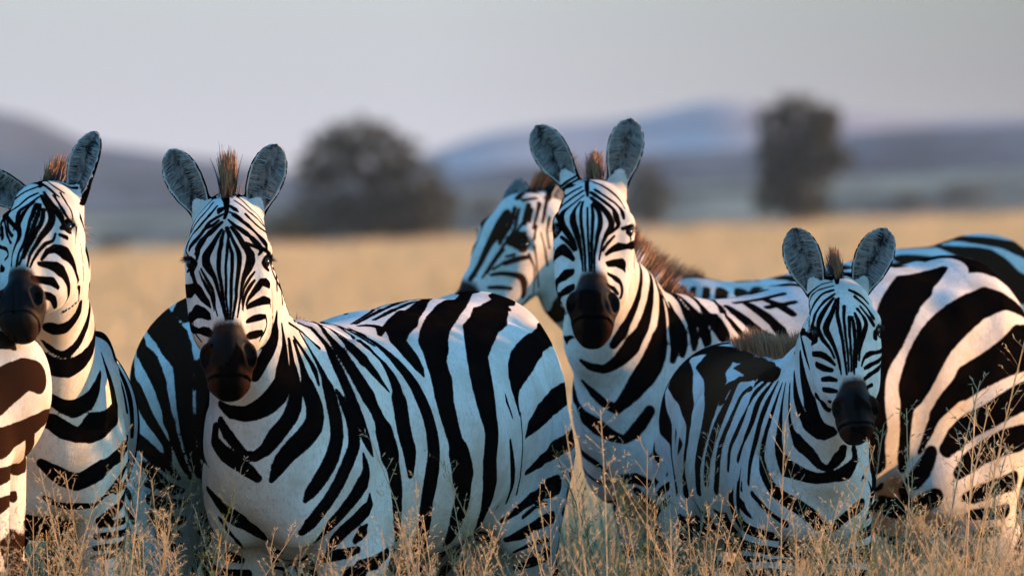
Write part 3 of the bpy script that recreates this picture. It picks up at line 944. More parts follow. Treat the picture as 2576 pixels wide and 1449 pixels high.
def stalk_proto(rng, h, head):
    """One grass culm about h tall: bent stem, a leaf or two and, if head, an open panicle of small spikelets."""
    V, F, n0 = [], [], 0
    def put(v, f):
        nonlocal n0
        V.append(v); F.append(f + n0); n0 += len(v)
    lean = rng.normal(size=2) * .10 * h; curl = rng.normal(size=2) * .10 * h
    t = np.linspace(0, 1, 7)
    def stem(q): return np.stack([lean[0] * q + curl[0] * q ** 3, lean[1] * q + curl[1] * q ** 3, h * q], -1)
    P = stem(t)
    for a in (0, 1):
        s = np.array([1., 0, 0]) if a == 0 else np.array([0, 1., 0])
        put(*ribbon(P, .0050, .0022, s))
    for k in range(rng.randint(2, 6)):
        q = rng.uniform(.15, .62); p = stem(np.array([q]))[0]
        an = rng.uniform(0, 6.28); L = rng.uniform(.12, .3); d = np.array([math.cos(an), math.sin(an), 0])
        u = np.linspace(0, 1, 5)[:, None]
        put(*ribbon(p + d * L * u * .55 + np.array([0, 0, 1.]) * (L * .9 * u - L * .75 * u ** 2), .0085, .001, np.array([-d[1], d[0], 0])))
    if head:
        nb = rng.randint(14, 24)
        for k in range(nb):
            q = .70 + .30 * (k + rng.rand()) / nb; p = stem(np.array([q]))[0]
            an = rng.uniform(0, 6.28); L = rng.uniform(.02, .065) * (1.35 - q) * 2.2; d = unit(np.array([math.cos(an), math.sin(an), rng.uniform(.5, 1.6)]))
            u = np.linspace(0, 1, 3)[:, None]
            B = p + d * L * u
            put(*ribbon(B, .0016, .0010, unit(np.cross(d, [.2, .1, 1]))))
            for s_ in range(rng.randint(3, 7)):
                c = p + d * L * rng.uniform(.35, 1.05); e = unit(d + rng.normal(size=3) * .55); sl = rng.uniform(.007, .015); w = unit(np.cross(e, rng.normal(size=3))) * .0012
                put(np.array([c, c + e * sl * .5 + w, c + e * sl, c + e * sl * .5 - w]), np.array([[0, 1, 2, 3]]))
    return np.concatenate(V), np.concatenate(F)

def scatter(name, protos, pos, rng, label_tone=(0, 1), green=.06, scale=(.85, 1.1)):
    VV, FF, TT, GG, n0 = [], [], [], [], 0
    for i, p in enumerate(pos):
        v, f = protos[rng.randint(len(protos))]
        a = rng.uniform(0, 6.28); s = rng.uniform(*scale) * (p[3] if len(p) > 3 else 1); c_, s_ = math.cos(a), math.sin(a)
        w = np.empty_like(v)
        w[:, 0] = (v[:, 0] * c_ - v[:, 1] * s_) * s + p[0]; w[:, 1] = (v[:, 0] * s_ + v[:, 1] * c_) * s + p[1]; w[:, 2] = v[:, 2] * s + p[2]
        VV.append(w); FF.append(f + n0); n0 += len(v)
        TT.append(np.full(len(v), rng.uniform(*label_tone))); GG.append(np.full(len(v), 1.0 * (rng.rand() < green)))
    o = mesh_object(name, np.concatenate(VV), np.concatenate(FF).astype(np.int32), GRASS, None, False)
    attr(o, 'tone', np.concatenate(TT)); attr(o, 'green', np.concatenate(GG))
    tag(o, kind='stuff')
    return o

rng = np.random.RandomState(12)
heads = [stalk_proto(rng, rng.uniform(.72, .95), True) for _ in range(40)]
leafy = [stalk_proto(rng, rng.uniform(.42, .66), rng.rand() < .4) for _ in range(24)]
tall = np.array([(-1.7, .97), (-1.2, .98), (-.95, 1.0), (-.75, .93), (-.45, .88), (-.2, .98), (.05, 1.0), (.25, .95), (.45, .95), (.7, .93), (1.0, .92), (1.7, .95)])
dens = np.array([(-1.7, 1.3), (-1.05, 1.25), (-.8, .42), (-.5, .22), (-.2, .45), (.1, .5), (.22, .3), (.4, .9), (.8, 1.1), (1.7, 1.2)])
bodies = [z for z in ZEBRAS.values()]
def free(x, y):
    return True
P1 = []
while len(P1) < 1450:
    x, y = rng.uniform(-1.75, 1.75), rng.uniform(-2.4, 1.2)
    if rng.rand() < np.interp(x, dens[:, 0], dens[:, 1]) / 1.3: P1.append((x, y, 0, np.interp(x, tall[:, 0], tall[:, 1]) * rng.choice([.72, .88, 1.0, 1.12], p=[.38, .32, .2, .10])))
for _ in range(44):
    x = rng.choice([rng.uniform(1.0, 1.4), rng.uniform(-1.4, -.7), rng.uniform(-.1, .9)], p=[.45, .25, .3])
    P1.append((x, rng.uniform(-1.2, .6), 0, rng.uniform(1.08, 1.38) if x > .9 else rng.uniform(1.05, 1.2)))
scatter('seeding_grass', heads, P1, rng)
P2 = []
while len(P2) < 2900:
    x, y = rng.uniform(-2, 2), rng.uniform(-3, 3.5)
    if rng.rand() < (.25 + .75 * float(vnoise(np.array([x * 3.1 + 7]), np.array([y * 2.3 + 3]), 6)[0])) * (.45 + .55 * np.interp(x, dens[:, 0], dens[:, 1])): P2.append((x, y, 0, rng.uniform(.78, 1.16)))
scatter('grass', leafy, P2, rng, green=.12)

# grass of the plain behind the herd, coarser with distance
def tuft_proto(rng, n, h, spread, w):
    V, F, n0 = [], [], 0
    for k in range(n):
        an = rng.uniform(0, 6.28); r = spread * rng.rand() ** .5; b0 = np.array([r * math.cos(an), r * math.sin(an), -.03])
        d = np.array([rng.normal() * .16, rng.normal() * .16, 1.0]); L = h * rng.uniform(.65, 1.1); u = np.linspace(0, 1, 4)[:, None]
        cu = np.array([rng.normal(), rng.normal(), -.3]) * .10 * h
        v, f = ribbon(b0 + d * L * u + cu * u ** 2, w, w * .35, unit(np.array([rng.normal(), rng.normal(), 0])))
        V.append(v); F.append(f + n0); n0 += len(v)
    return np.concatenate(V), np.concatenate(F)
tn = [tuft_proto(rng, 16, .68, .16, .007) for _ in range(14)]
tf = [tuft_proto(rng, 14, .66, .5, .036) for _ in range(14)]
P3, P4 = [], []
while len(P3) < 6500:
    y = 2.5 + 40 * rng.rand() ** 1.3; x = rng.uniform(-1, 1) * (1.75 + .062 * y)
    P3.append((x, y, float(land(np.array([x]), np.array([y]))[0]), rng.uniform(.85, 1.15)))
while len(P4) < 7000:
    y = 38 + 400 * rng.rand() ** 1.5; x = rng.uniform(-1, 1) * (2.0 + .058 * y)
    P4.append((x, y, float(land(np.array([x]), np.array([y]))[0]), rng.uniform(.8, 1.15) * (1 + .1 * (y > 250))))
# thinner cover to both sides of the lens's field
for _ in range(3200):
    y = -6 + 50 * rng.rand(); sd = rng.choice([-1, 1]); w0 = 1.75 + .062 * max(y, 0)
    P3.append((sd * rng.uniform(w0, w0 + 3 + .16 * max(y, 0)), y, 0.0, rng.uniform(.85, 1.15)))
for _ in range(5200):
    y = 38 + 400 * rng.rand() ** 1.3; sd = rng.choice([-1, 1]); w0 = 2.0 + .058 * y; x = sd * rng.uniform(w0, w0 + 3 + .17 * y)
    P4.append((x, y, float(land(np.array([x]), np.array([y]))[0]), rng.uniform(.9, 1.3)))
scatter('grass', tn, P3, rng, green=.05)
scatter('grass', tf, P4, rng, green=.03)
# ------------------------------------------------------------------ the stripes of every coat
# One line per stripe or dark fill: kind (b black, w kept white), then points x y z half-width in millimetres (half-width in tenths),
# each point lying on the animal's own skin, measured from the spot it stands on. Some b lines are dark fills: second's underside, and shade painted along profile's rump top.
COATS = {}
COATS['main'] = '''
b -387,-823,1522,35 -394,-829,1512,45 -400,-834,1502,56 -405,-838,1493,67 -409,-840,1485,78 -414,-842,1477,90 -419,-842,1469,104 -424,-842,1461,116 -427,-841,1453,125 -427,-844,1438,123 -419,-852,1424,99 -414,-859,1416,79 -408,-867,1408,64 -404,-873,1400,56 -401,-878,1391,51 -398,-882,1382,47 -396,-885,1373,45 -393,-888,1363,42 -390,-890,1353,39 -386,-896,1339,33 -382,-906,1326,28 -380,-913,1315,25 -377,-917,1306,22 -375,-919,1294,17
b -382,-827,1518,27 -384,-832,1510,36 -386,-837,1502,43 -388,-842,1494,49 -388,-847,1485,54 -390,-850,1477,56 -392,-852,1469,55 -393,-855,1461,54 -393,-857,1453,54 -394,-859,1444,55 -394,-863,1434,55 -394,-867,1424,53 -393,-872,1414,49 -391,-878,1404,45 -388,-883,1393,42 -387,-887,1383,41 -385,-889,1373,40 -384,-891,1363,39 -383,-893,1353,37 -382,-896,1344,34 -380,-901,1335,31 -378,-908,1326,27 -376,-914,1316,24 -374,-918,1307,21 -372,-919,1297,18
b -374,-822,1526,52 -372,-829,1516,37 -370,-836,1506,26 -371,-842,1496,26 -372,-848,1485,31 -373,-852,1475,32 -373,-856,1465,33 -374,-859,1455,31 -375,-862,1444,29 -376,-866,1434,29 -376,-871,1424,29 -376,-876,1414,29 -375,-882,1404,29 -375,-885,1394,29 -375,-889,1383,29 -375,-891,1374,28 -375,-892,1363,27 -375,-894,1353,26 -374,-898,1344,24 -373,-902,1335,23 -371,-908,1326,22 -370,-914,1316,20 -370,-918,1307,19 -369,-919,1297,17
b -372,-836,1506,15 -370,-842,1497,21 -368,-847,1487,26 -366,-850,1479,31 -363,-854,1470,37 -360,-856,1461,41 -360,-859,1451,43 -360,-863,1440,43 -360,-867,1429,42 -360,-873,1418,39 -361,-877,1410,38 -361,-881,1403,38 -362,-885,1393,37 -362,-887,1386,37 -362,-889,1378,37 -362,-891,1369,36 -362,-892,1360,36 -362,-893,1353,35 -362,-897,1343,34 -362,-902,1334,32 -362,-907,1326,30 -363,-913,1316,27 -363,-917,1307,25 -364,-919,1297,22
b -368,-827,1518,27 -364,-834,1508,32 -360,-840,1498,38 -355,-845,1488,44 -350,-848,1479,49 -346,-850,1470,57 -343,-852,1461,62 -342,-854,1452,63 -342,-856,1444,62 -342,-859,1436,60 -343,-862,1428,56 -344,-867,1418,53 -345,-873,1408,50 -346,-877,1400,47 -347,-881,1392,45 -348,-884,1383,43 -349,-886,1374,43 -349,-888,1363,41 -349,-889,1353,40 -350,-892,1344,39 -352,-897,1335,37 -353,-903,1326,35 -354,-909,1319,32 -356,-915,1307,27 -358,-917,1297,23
b -362,-820,1528,46 -354,-825,1518,58 -346,-830,1508,70 -340,-834,1498,74 -335,-838,1490,79 -329,-839,1481,89 -323,-838,1473,103 -315,-837,1459,130 -314,-839,1444,138 -319,-846,1428,118 -323,-853,1418,96 -328,-862,1408,76 -332,-869,1397,60 -334,-875,1387,49 -336,-878,1376,41 -337,-881,1367,37 -338,-882,1353,31 -340,-886,1340,29 -342,-894,1326,27 -344,-903,1314,23 -346,-909,1302,18
b -371,-809,1547,22 -363,-813,1540,35 -354,-816,1532,49 -348,-817,1528,58 -340,-817,1523,69 -334,-817,1518,77 -325,-816,1512,83 -317,-815,1506,60 -310,-815,1499,87 -303,-817,1492,85 -296,-818,1484,81 -291,-819,1477,74 -288,-820,1467,45 -294,-824,1459,27
b -361,-801,1559,24 -353,-802,1554,34 -344,-802,1549,43 -336,-802,1543,49 -328,-801,1538,54 -321,-799,1532,61 -314,-797,1526,48 -308,-795,1520,46 -302,-794,1514,48 -294,-796,1507,63 -287,-800,1500,80 -282,-803,1493,87 -278,-805,1487,80 -274,-808,1475,26
b -328,-786,1561,36 -322,-786,1555,37 -316,-785,1549,26 -310,-782,1543,26 -304,-779,1537,26 -298,-773,1531,26 -292,-767,1526,26 -284,-755,1521,27 -278,-735,1516,26 -274,-720,1502,23 -270,-777,1493,19 -265,-781,1484,16 -263,-776,1479,13 -261,-769,1454,60 -263,-761,1425,55 -264,-752,1396,50 -265,-744,1368,46
b -320,-774,1567,19 -313,-772,1562,20 -306,-768,1556,21 -300,-763,1551,21 -292,-756,1542,22 -286,-748,1535,21 -281,-734,1528,18 -278,-730,1520,15 -275,-709,1501,60 -275,-688,1480,55 -272,-666,1460,50 -266,-645,1441,46
b -367,-782,1582,48 -361,-786,1578,50 -355,-789,1574,63 -347,-791,1567,20
b -371,-796,1567,19 -363,-798,1564,26 -355,-798,1561,31 -347,-799,1556,33 -340,-800,1551,31 -335,-800,1546,25 -330,-800,1541,16
b -358,-750,1596,23 -348,-759,1590,25 -339,-765,1584,26 -330,-770,1576,25 -322,-773,1569,23 -316,-772,1565,19 -310,-768,1561,15
b -403,-629,1593,46 -391,-647,1610,50 -378,-667,1618,55 -363,-690,1616,60 -349,-713,1605,26 -340,-728,1597,28 -332,-740,1590,30 -326,-747,1584,29 -320,-751,1579,27 -315,-753,1574,25 -308,-752,1568,20 -302,-747,1563,15 -287,-735,1542,60 -278,-723,1519,55 -274,-710,1493,50 -272,-698,1466,46
b -384,-633,1603,76 -385,-657,1615,84 -384,-683,1617,92 -382,-712,1610,100 -380,-740,1601,100 -377,-764,1592,80 -376,-782,1582,65 -376,-794,1571,52 -377,-800,1561,42 -381,-806,1551,37
b -387,-812,1541,36 -396,-814,1533,50 -404,-816,1526,67 -411,-817,1520,79 -418,-817,1514,91 -424,-816,1508,71 -430,-816,1502,74 -436,-818,1495,103 -440,-820,1487,95 -448,-823,1473,75 -448,-825,1461,60 -450,-826,1448,33
b -396,-807,1545,31 -404,-808,1538,38 -412,-808,1532,46 -420,-805,1530,57 -428,-801,1526,54 -435,-800,1519,58 -441,-801,1510,60 -448,-803,1502,65 -455,-807,1494,67 -462,-810,1486,59 -467,-810,1479,48 -470,-811,1469,21
b -379,-799,1563,22 -386,-800,1560,27 -393,-801,1556,33 -400,-801,1553,37 -408,-801,1548,39 -416,-800,1543,40 -423,-799,1537,41 -429,-798,1530,30
b -382,-787,1578,42 -392,-790,1572,86 -396,-795,1565,37
b -400,-774,1582,25 -406,-782,1574,28 -412,-786,1566,30 -419,-788,1559,44 -425,-788,1552,33 -431,-787,1545,33 -437,-785,1539,34 -444,-782,1531,36 -450,-778,1524,38 -457,-772,1516,40 -464,-768,1508,42 -469,-779,1499,42 -473,-793,1489,40 -476,-799,1479,33 -479,-799,1469,25 -467,-808,1441,60 -462,-823,1416,55 -455,-834,1390,50 -444,-841,1364,46
b -410,-744,1592,21 -415,-756,1585,23 -420,-764,1578,24 -425,-769,1572,25 -431,-772,1565,26 -436,-772,1559,25 -442,-770,1553,25 -447,-768,1547,25 -452,-764,1541,25 -456,-760,1535,25 -461,-755,1526,26 -465,-750,1518,25 -470,-734,1508,17 -473,-713,1489,60 -472,-692,1468,55 -469,-671,1447,50 -465,-650,1426,46
b -362,-630,1600,46 -377,-648,1612,50 -392,-669,1616,55 -405,-693,1609,60 -416,-717,1595,19 -422,-731,1590,20 -427,-739,1584,21 -432,-744,1578,21 -438,-747,1572,20 -443,-747,1565,19 -448,-745,1559,17 -463,-741,1535,60 -470,-736,1508,55 -477,-731,1479,50 -479,-727,1450,46
b -466,-671,1483,51 -473,-699,1475,56 -478,-728,1466,61 -484,-754,1458,67 -480,-778,1450,42 -465,-815,1448,67 -458,-823,1436,110 -463,-822,1422,95 -463,-824,1410,57
b -281,-683,1516,46 -275,-707,1500,50 -270,-732,1483,55 -262,-755,1468,60 -261,-771,1456,42 -271,-785,1454,54 -277,-787,1444,67 -282,-819,1438,59
b -278,-817,1429,42 -270,-803,1423,48
b -455,-822,1461,21 -448,-826,1455,27
b -440,-836,1424,18 -436,-840,1416,24 -431,-846,1408,31 -426,-853,1399,41 -421,-862,1391,46 -415,-870,1382,46 -410,-876,1373,44 -407,-879,1363,41 -405,-881,1353,37 -404,-882,1344,35 -403,-885,1334,23 -402,-890,1326,20 -399,-899,1316,16 -396,-907,1306,16
b -444,-834,1418,9 -440,-839,1407,16 -436,-844,1397,26 -432,-849,1391,37 -429,-854,1385,50 -424,-862,1377,60 -419,-869,1369,64 -412,-875,1357,50 -410,-876,1347,46 -408,-879,1336,28 -406,-884,1327,21 -405,-890,1318,15
b -472,-710,1370,131 -477,-740,1368,145 -480,-769,1367,158 -478,-796,1367,172 -469,-819,1367,172 -454,-834,1377,115 -445,-840,1368,127 -434,-850,1352,119 -422,-862,1339,90 -414,-871,1327,30
b -458,-722,1278,129 -468,-749,1282,143 -471,-776,1288,157 -469,-804,1296,170 -460,-826,1304,138 -450,-838,1316,170 -435,-852,1313,137 -420,-869,1304,98 -414,-880,1298,33
b -460,-827,1301,20 -460,-828,1293,21 -460,-829,1284,22 -459,-830,1277,23 -456,-834,1266,23 -451,-838,1257,23 -445,-843,1249,20 -438,-847,1240,18
b -469,-742,1291,82 -470,-770,1283,90 -467,-798,1276,99 -461,-824,1271,108 -445,-848,1267,65 -433,-859,1267,108 -420,-872,1264,121 -412,-886,1260,85
b -424,-878,1146,46 -430,-889,1173,50 -440,-898,1197,55 -440,-906,1214,60 -426,-914,1226,37 -416,-912,1230,49 -409,-918,1231,41
b -463,-821,1286,13 -462,-824,1278,13 -460,-825,1269,14 -458,-825,1260,15 -456,-824,1252,15 -453,-822,1242,15 -449,-818,1233,15 -445,-813,1225,15 -435,-911,1218,16 -429,-906,1212,17
b -304,-837,1416,18 -308,-842,1410,26 -313,-848,1404,34 -318,-855,1396,39 -322,-863,1389,38 -326,-869,1382,35 -330,-874,1374,31 -331,-876,1367,28 -333,-878,1359,26 -334,-878,1350,24 -334,-879,1341,23 -334,-882,1331,15 -334,-886,1321,13
b -304,-842,1394,29 -310,-849,1387,43 -315,-857,1379,56 -320,-865,1371,56 -325,-870,1362,50 -328,-873,1353,44 -330,-875,1343,38 -331,-876,1335,24 -331,-879,1327,19 -332,-883,1318,15
b -268,-808,1382,83 -276,-824,1389,110 -286,-832,1391,83 -296,-839,1377,90 -308,-850,1362,73 -318,-861,1350,52 -325,-868,1333,23
b -266,-721,1328,44 -268,-798,1342,74 -282,-826,1344,108 -299,-842,1338,82 -313,-856,1332,68 -322,-866,1326,44
b -277,-821,1303,50 -289,-839,1302,80 -303,-853,1299,80 -318,-868,1293,58 -324,-877,1290,37
b -276,-819,1301,38 -274,-815,1292,40 -274,-811,1284,43 -275,-815,1275,43 -278,-821,1267,43 -282,-828,1259,40 -287,-833,1252,35 -292,-833,1241,15
b -287,-838,1262,77 -300,-853,1258,105 -315,-867,1255,95 -322,-879,1253,45
b -262,-776,1386,9 -264,-706,1376,9 -263,-708,1366,9 -263,-708,1356,10 -263,-708,1346,10 -262,-705,1336,10 -262,-702,1328,11 -262,-700,1320,11 -262,-695,1309,12 -262,-692,1300,13 -261,-689,1293,14 -262,-688,1285,15 -262,-688,1276,15 -263,-688,1267,21 -265,-690,1259,19 -266,-691,1251,18 -270,-694,1242,17 -274,-698,1235,18 -280,-701,1229,18 -286,-704,1224,18 -294,-707,1220,18 -300,-798,1217,18
b -251,-674,1315,33 -254,-679,1285,66 -255,-680,1268,111 -257,-684,1251,119 -262,-691,1235,142 -270,-698,1219,162 -278,-702,1204,162 -286,-705,1190,156 -296,-706,1168,138 -307,-706,1151,138
b -239,-658,1285,28 -235,-663,1256,39 -232,-670,1226,80 -234,-677,1195,144 -235,-680,1166,214 -234,-676,1135,284 -252,-681,1104,291 -267,-683,1088,278 -285,-684,1074,259 -308,-681,1062,226 -331,-675,1055,194 -368,-657,1060,174 -395,-635,1078,107
b -221,-651,1244,54 -217,-657,1216,71 -213,-659,1187,88 -209,-656,1166,137 -205,-653,1145,146 -203,-652,1125,158 -203,-656,1098,188 -208,-663,1073,207 -216,-670,1051,202 -228,-677,1032,195 -241,-681,1016,205 -254,-684,1001,209 -267,-686,982,187 -280,-686,965,160 -306,-682,947,124 -332,-675,952,108 -345,-670,965,122 -358,-664,980,137 -379,-649,1006,150 -395,-632,1036,121
b -208,-636,1239,54 -198,-633,1207,78 -188,-628,1176,107 -181,-626,1150,149 -174,-626,1125,248 -164,-627,1098,261 -156,-628,1073,276 -154,-632,1049,289 -158,-639,1026,291 -170,-650,1008,284 -186,-662,990,276 -205,-672,972,256 -223,-678,954,233 -237,-680,936,211 -249,-679,918,180 -265,-672,887,73
b -408,-618,1021,127 -411,-618,984,164 -385,-644,954,216 -353,-663,933,214 -322,-671,910,174 -301,-672,892,112
b -208,-629,1249,42 -202,-624,1239,49 -196,-618,1230,58 -189,-612,1220,66 -183,-606,1211,74 -178,-600,1202,81 -170,-593,1189,91 -163,-589,1177,99 -157,-588,1166,96 -153,-589,1153,76 -150,-593,1141,49 -147,-596,1129,36
b -194,-583,1259,54 -182,-574,1238,59 -169,-568,1216,64 -158,-565,1196,71 -148,-566,1178,81 -139,-569,1161,94 -132,-573,1145,107 -124,-578,1124,178 -118,-582,1103,199 -112,-586,1078,208 -106,-587,1051,213 -101,-588,1026,208 -100,-589,999,202 -103,-594,981,199 -108,-601,961,199 -113,-609,943,198 -122,-618,925,197 -131,-627,907,199 -141,-634,891,197 -154,-642,872,184 -166,-648,855,158 -180,-651,835,56
b -101,-562,1113,49 -93,-562,1099,79 -85,-562,1082,110 -74,-560,1060,137 -64,-557,1035,162 -60,-556,1017,172 -57,-557,997,177 -56,-561,978,177 -60,-569,961,170 -67,-580,944,164 -74,-590,927,161 -82,-599,908,160 -91,-606,888,161 -100,-608,870,170 -112,-609,849,180 -126,-613,829,194 -138,-620,811,202 -153,-626,792,199 -166,-629,777,187 -188,-628,754,105
b -170,-453,1273,54 -159,-467,1262,59 -148,-478,1250,63 -137,-487,1239,68 -128,-494,1227,74 -118,-506,1210,107 -110,-518,1193,114 -102,-527,1175,121 -95,-533,1161,125 -88,-537,1147,128 -82,-541,1133,132 -75,-543,1118,136 -68,-545,1102,142 -62,-546,1084,151 -55,-545,1067,158 -49,-544,1051,161 -43,-542,1035,161 -38,-540,1021,158 -33,-537,1007,153 -28,-535,993,141 -22,-533,977,114 -16,-531,962,78 -10,-528,946,32
b -218,-325,1282,58 -201,-347,1289,65 -183,-370,1291,71 -166,-393,1288,77 -150,-416,1281,61 -132,-457,1260,77 -114,-475,1239,94 -97,-494,1216,130 -80,-510,1193,136 -64,-519,1169,154 -49,-521,1144,175 -34,-519,1119,199 -19,-513,1095,229 -8,-507,1071,184 7,-495,1039,201 17,-487,1008,303 25,-482,977,316 32,-478,945,330 40,-468,914,233 46,-458,882,223 50,-448,851,211 51,-438,820,197 52,-423,788,182 51,-404,761,164 50,-354,729,111
b -33,-550,952,35 -29,-551,933,89 -26,-552,916,107 -28,-556,895,164 -36,-562,876,219 -48,-570,854,187 -59,-575,839,169 -72,-579,823,153 -85,-580,807,140 -99,-579,791,135 -114,-578,776,143 -126,-575,760,107 -143,-570,743,81 -158,-556,726,54
b -18,-539,848,40 -18,-535,822,127 -28,-543,807,187 -44,-553,791,177 -57,-558,779,171 -72,-562,767,165 -85,-563,755,154 -97,-560,742,139 -108,-556,729,122 -116,-551,718,106 -127,-539,697,42
b -26,-533,770,52 -36,-540,754,150 -44,-544,743,119 -54,-548,731,75
b -49,-544,708,89 -72,-551,701,126 -96,-550,695,150 -117,-542,689,126 -138,-524,684,90
b -44,-530,650,210 -70,-537,645,205
b -431,-543,864,71 -416,-562,845,109 -402,-572,828,148 -387,-577,812,168 -370,-581,797,244 -349,-582,784,251 -329,-577,771,181 -312,-569,760,187 -298,-560,750,181 -278,-528,731,71
b -402,-555,791,32 -397,-556,784,46 -392,-556,777,48 -387,-555,770,49 -382,-554,762,51 -376,-551,754,51 -371,-549,748,50 -365,-545,741,48 -359,-540,734,47 -353,-533,726,47 -347,-522,719,33 -341,-501,712,32
b -269,-479,711,107 -253,-466,700,127
b -380,-401,688,143 -364,-405,683,116 -348,-406,678,93
b -418,-289,669,133 -418,-316,658,147 -413,-341,648,161 -402,-365,641,175 -386,-382,638,175 -359,-395,639,152 -333,-396,641,131
b -124,-408,1270,42 -112,-419,1262,54 -100,-425,1252,68 -87,-450,1242,81 -76,-473,1233,91 -66,-486,1223,125 -55,-492,1212,134 -44,-494,1201,149 -33,-493,1190,169 -23,-489,1178,133 -13,-482,1166,135 -3,-473,1154,127 6,-464,1142,106 14,-456,1131,77 22,-448,1120,49 30,-442,1109,26
b -100,-300,1272,42 -81,-340,1261,51 -63,-355,1249,60 -45,-460,1238,70 -29,-462,1227,81 -12,-444,1211,98 4,-410,1195,118 17,-403,1179,135 28,-404,1162,148 38,-408,1145,157 46,-413,1127,164 52,-420,1108,171 55,-427,1089,239 59,-433,1070,236 63,-438,1049,231 66,-441,1028,225 70,-442,1007,220 75,-441,988,218 80,-438,969,217 84,-434,950,207 86,-430,922,154 86,-424,895,87
b -74,-288,1270,42 -50,-314,1257,56 -26,-326,1244,70 -5,-334,1231,88 23,-346,1208,128 48,-355,1184,164 70,-362,1158,184 90,-366,1132,197 104,-371,1106,207 116,-374,1079,213 128,-376,1049,213 137,-376,1017,213 143,-376,983,220 145,-374,949,230 142,-372,914,248 137,-368,881,263 132,-359,849,258 126,-344,817,246 121,-313,782,241 115,-266,747,230 109,-206,716,200 104,-129,686,164
b 36,-198,1266,197 57,-267,1230,295 84,-294,1199,263 105,-312,1168,164 118,-321,1147,37
b 52,-249,1240,200 58,-193,1262,241 67,-139,1283,351 81,-74,1300,250 97,63,1317,217 128,245,1342,111 133,274,1342,217 137,304,1340,199 142,333,1338,182 146,363,1337,165
b -53,-234,1274,42 -38,-216,1276,90 -22,-205,1276,135 -6,-203,1274,155 7,-210,1269,151 5,-268,1251,62
b 240,518,1354,250 236,490,1360,276 231,460,1361,302 227,431,1360,328 223,402,1354,164 192,160,1327,328 175,80,1310,356 161,-2,1291,361 151,-98,1274,356 144,-158,1251,385 143,-206,1223,429 146,-241,1193,328 154,-264,1167,346 162,-280,1141,361 167,-297,1115,348 170,-310,1089,328 177,-316,1063,321 184,-319,1037,312 191,-317,1008,286 199,-310,979,263 207,-301,950,362 214,-288,921,361 218,-272,889,365 220,-254,857,263 216,-238,827,267 209,-218,799,263 202,-193,770,234 193,-164,745,197 177,-114,712,127
b 326,487,1344,280 326,459,1347,309 323,429,1345,339 319,400,1341,368 314,372,1332,241 302,320,1315,368 289,197,1298,494 273,92,1277,416 259,27,1254,461 254,-75,1218,394 257,-119,1196,412 262,-154,1171,427 267,-181,1140,417 272,-200,1108,394 278,-211,1079,363 283,-216,1051,328 289,-216,1025,291 294,-215,998,263 292,-217,965,259 288,-214,930,263 288,-202,897,267 288,-184,866,263 284,-165,836,234 278,-143,807,197 268,-117,780,164 256,-61,752,127
b 430,484,1252,274 434,454,1252,303 436,424,1251,332 435,396,1248,361 428,368,1241,292 399,198,1215,361 383,138,1196,392 367,64,1174,394 357,22,1151,339 351,-11,1127,263 352,-33,1103,194 357,-43,1080,127 364,-46,1043,37
b 367,-35,1048,32 368,-37,1039,32 369,-39,1030,33 369,-39,1022,34 370,-39,1013,35 371,-38,1004,35 372,-36,995,36 372,-34,986,37 372,-31,978,37 372,-28,969,37 372,-25,960,37 372,-21,950,37 372,-17,941,36 371,-12,932,35 370,-6,922,35 370,1,913,34 369,8,904,33 368,15,896,32 367,23,888,32 366,33,878,31 364,41,868,30 362,47,860,29 360,52,851,28 358,56,843,27 357,59,834,26
b 341,-137,976,71 343,-128,956,98 345,-115,936,128 346,-97,917,148 347,-74,898,150 347,-43,880,143 346,-11,862,127 342,11,846,103 336,22,830,74 330,31,814,48
b -69,-213,1279,32 -60,-174,1285,35 -52,-141,1290,39 -42,-116,1296,42 -33,-95,1302,45 -24,-69,1307,48 -16,-40,1312,50 -9,157,1317,51 2,186,1322,52 10,195,1325,53 20,185,1327,54 30,175,1329,54 42,166,1331,55 52,199,1334,55 64,170,1335,54 75,208,1338,54 87,196,1338,54 106,219,1341,60 125,242,1342,55 145,264,1342,50 164,287,1341,46
b -34,-135,1292,32 -25,-118,1296,35 -16,-102,1301,37 -8,-84,1305,40 1,-63,1310,43 9,-37,1314,46 18,14,1318,48 25,104,1321,50 34,128,1324,51 43,141,1328,52 52,154,1331,52 60,169,1334,53 69,224,1338,54 76,252,1338,60 84,281,1337,55 92,310,1335,50 100,339,1332,46
b 319,362,1326,88 335,355,1315,88
b 475,566,1106,240 479,536,1102,265 484,507,1100,291 488,478,1097,316 487,449,1093,295 476,385,1088,316 458,321,1075,328 439,153,1059,320 420,80,1041,295 394,21,1010,197 380,-8,984,37
b 507,471,980,200 507,442,976,221 503,413,972,242 496,384,967,263 485,357,962,230 448,276,942,263 415,109,918,197 383,57,893,88
b 464,331,855,261 444,293,848,270 426,246,841,213 394,124,822,164 379,101,810,126 362,83,797,119 341,67,782,89 319,58,766,72
b 437,269,808,41 428,237,807,50 420,191,806,71 410,159,803,54 403,143,799,53 396,129,793,49 388,117,787,63 380,106,781,54 373,98,775,47
b 453,304,770,164 434,246,764,166 415,172,757,164 394,130,745,151 373,105,732,165 352,89,724,111 330,84,717,71
b 442,298,711,54 432,268,710,59 421,232,708,65 410,194,707,69 399,164,704,71 388,143,700,67 376,130,695,61 363,121,690,54 351,118,684,48
b 437,322,673,230 400,270,659,263 362,249,643,164
b -38,-532,666,173 -2,-504,675,198 13,-487,687,150 28,-452,700,127
b -46,434,670,67 -21,424,657,74 4,414,644,81 28,405,630,88 51,397,623,88 69,392,625,88 87,394,626,88 104,401,628,88
w -390,-627,902,318 -376,-628,874,495 -354,-632,850,852 -330,-641,843,910 -301,-648,839,1023 -272,-651,834,1104 -250,-652,824,1043 -235,-648,802,886 -230,-639,774,735 -224,-624,746,674
w 399,80,1126,439 422,175,1139,371 446,326,1151,344 470,405,1165,318
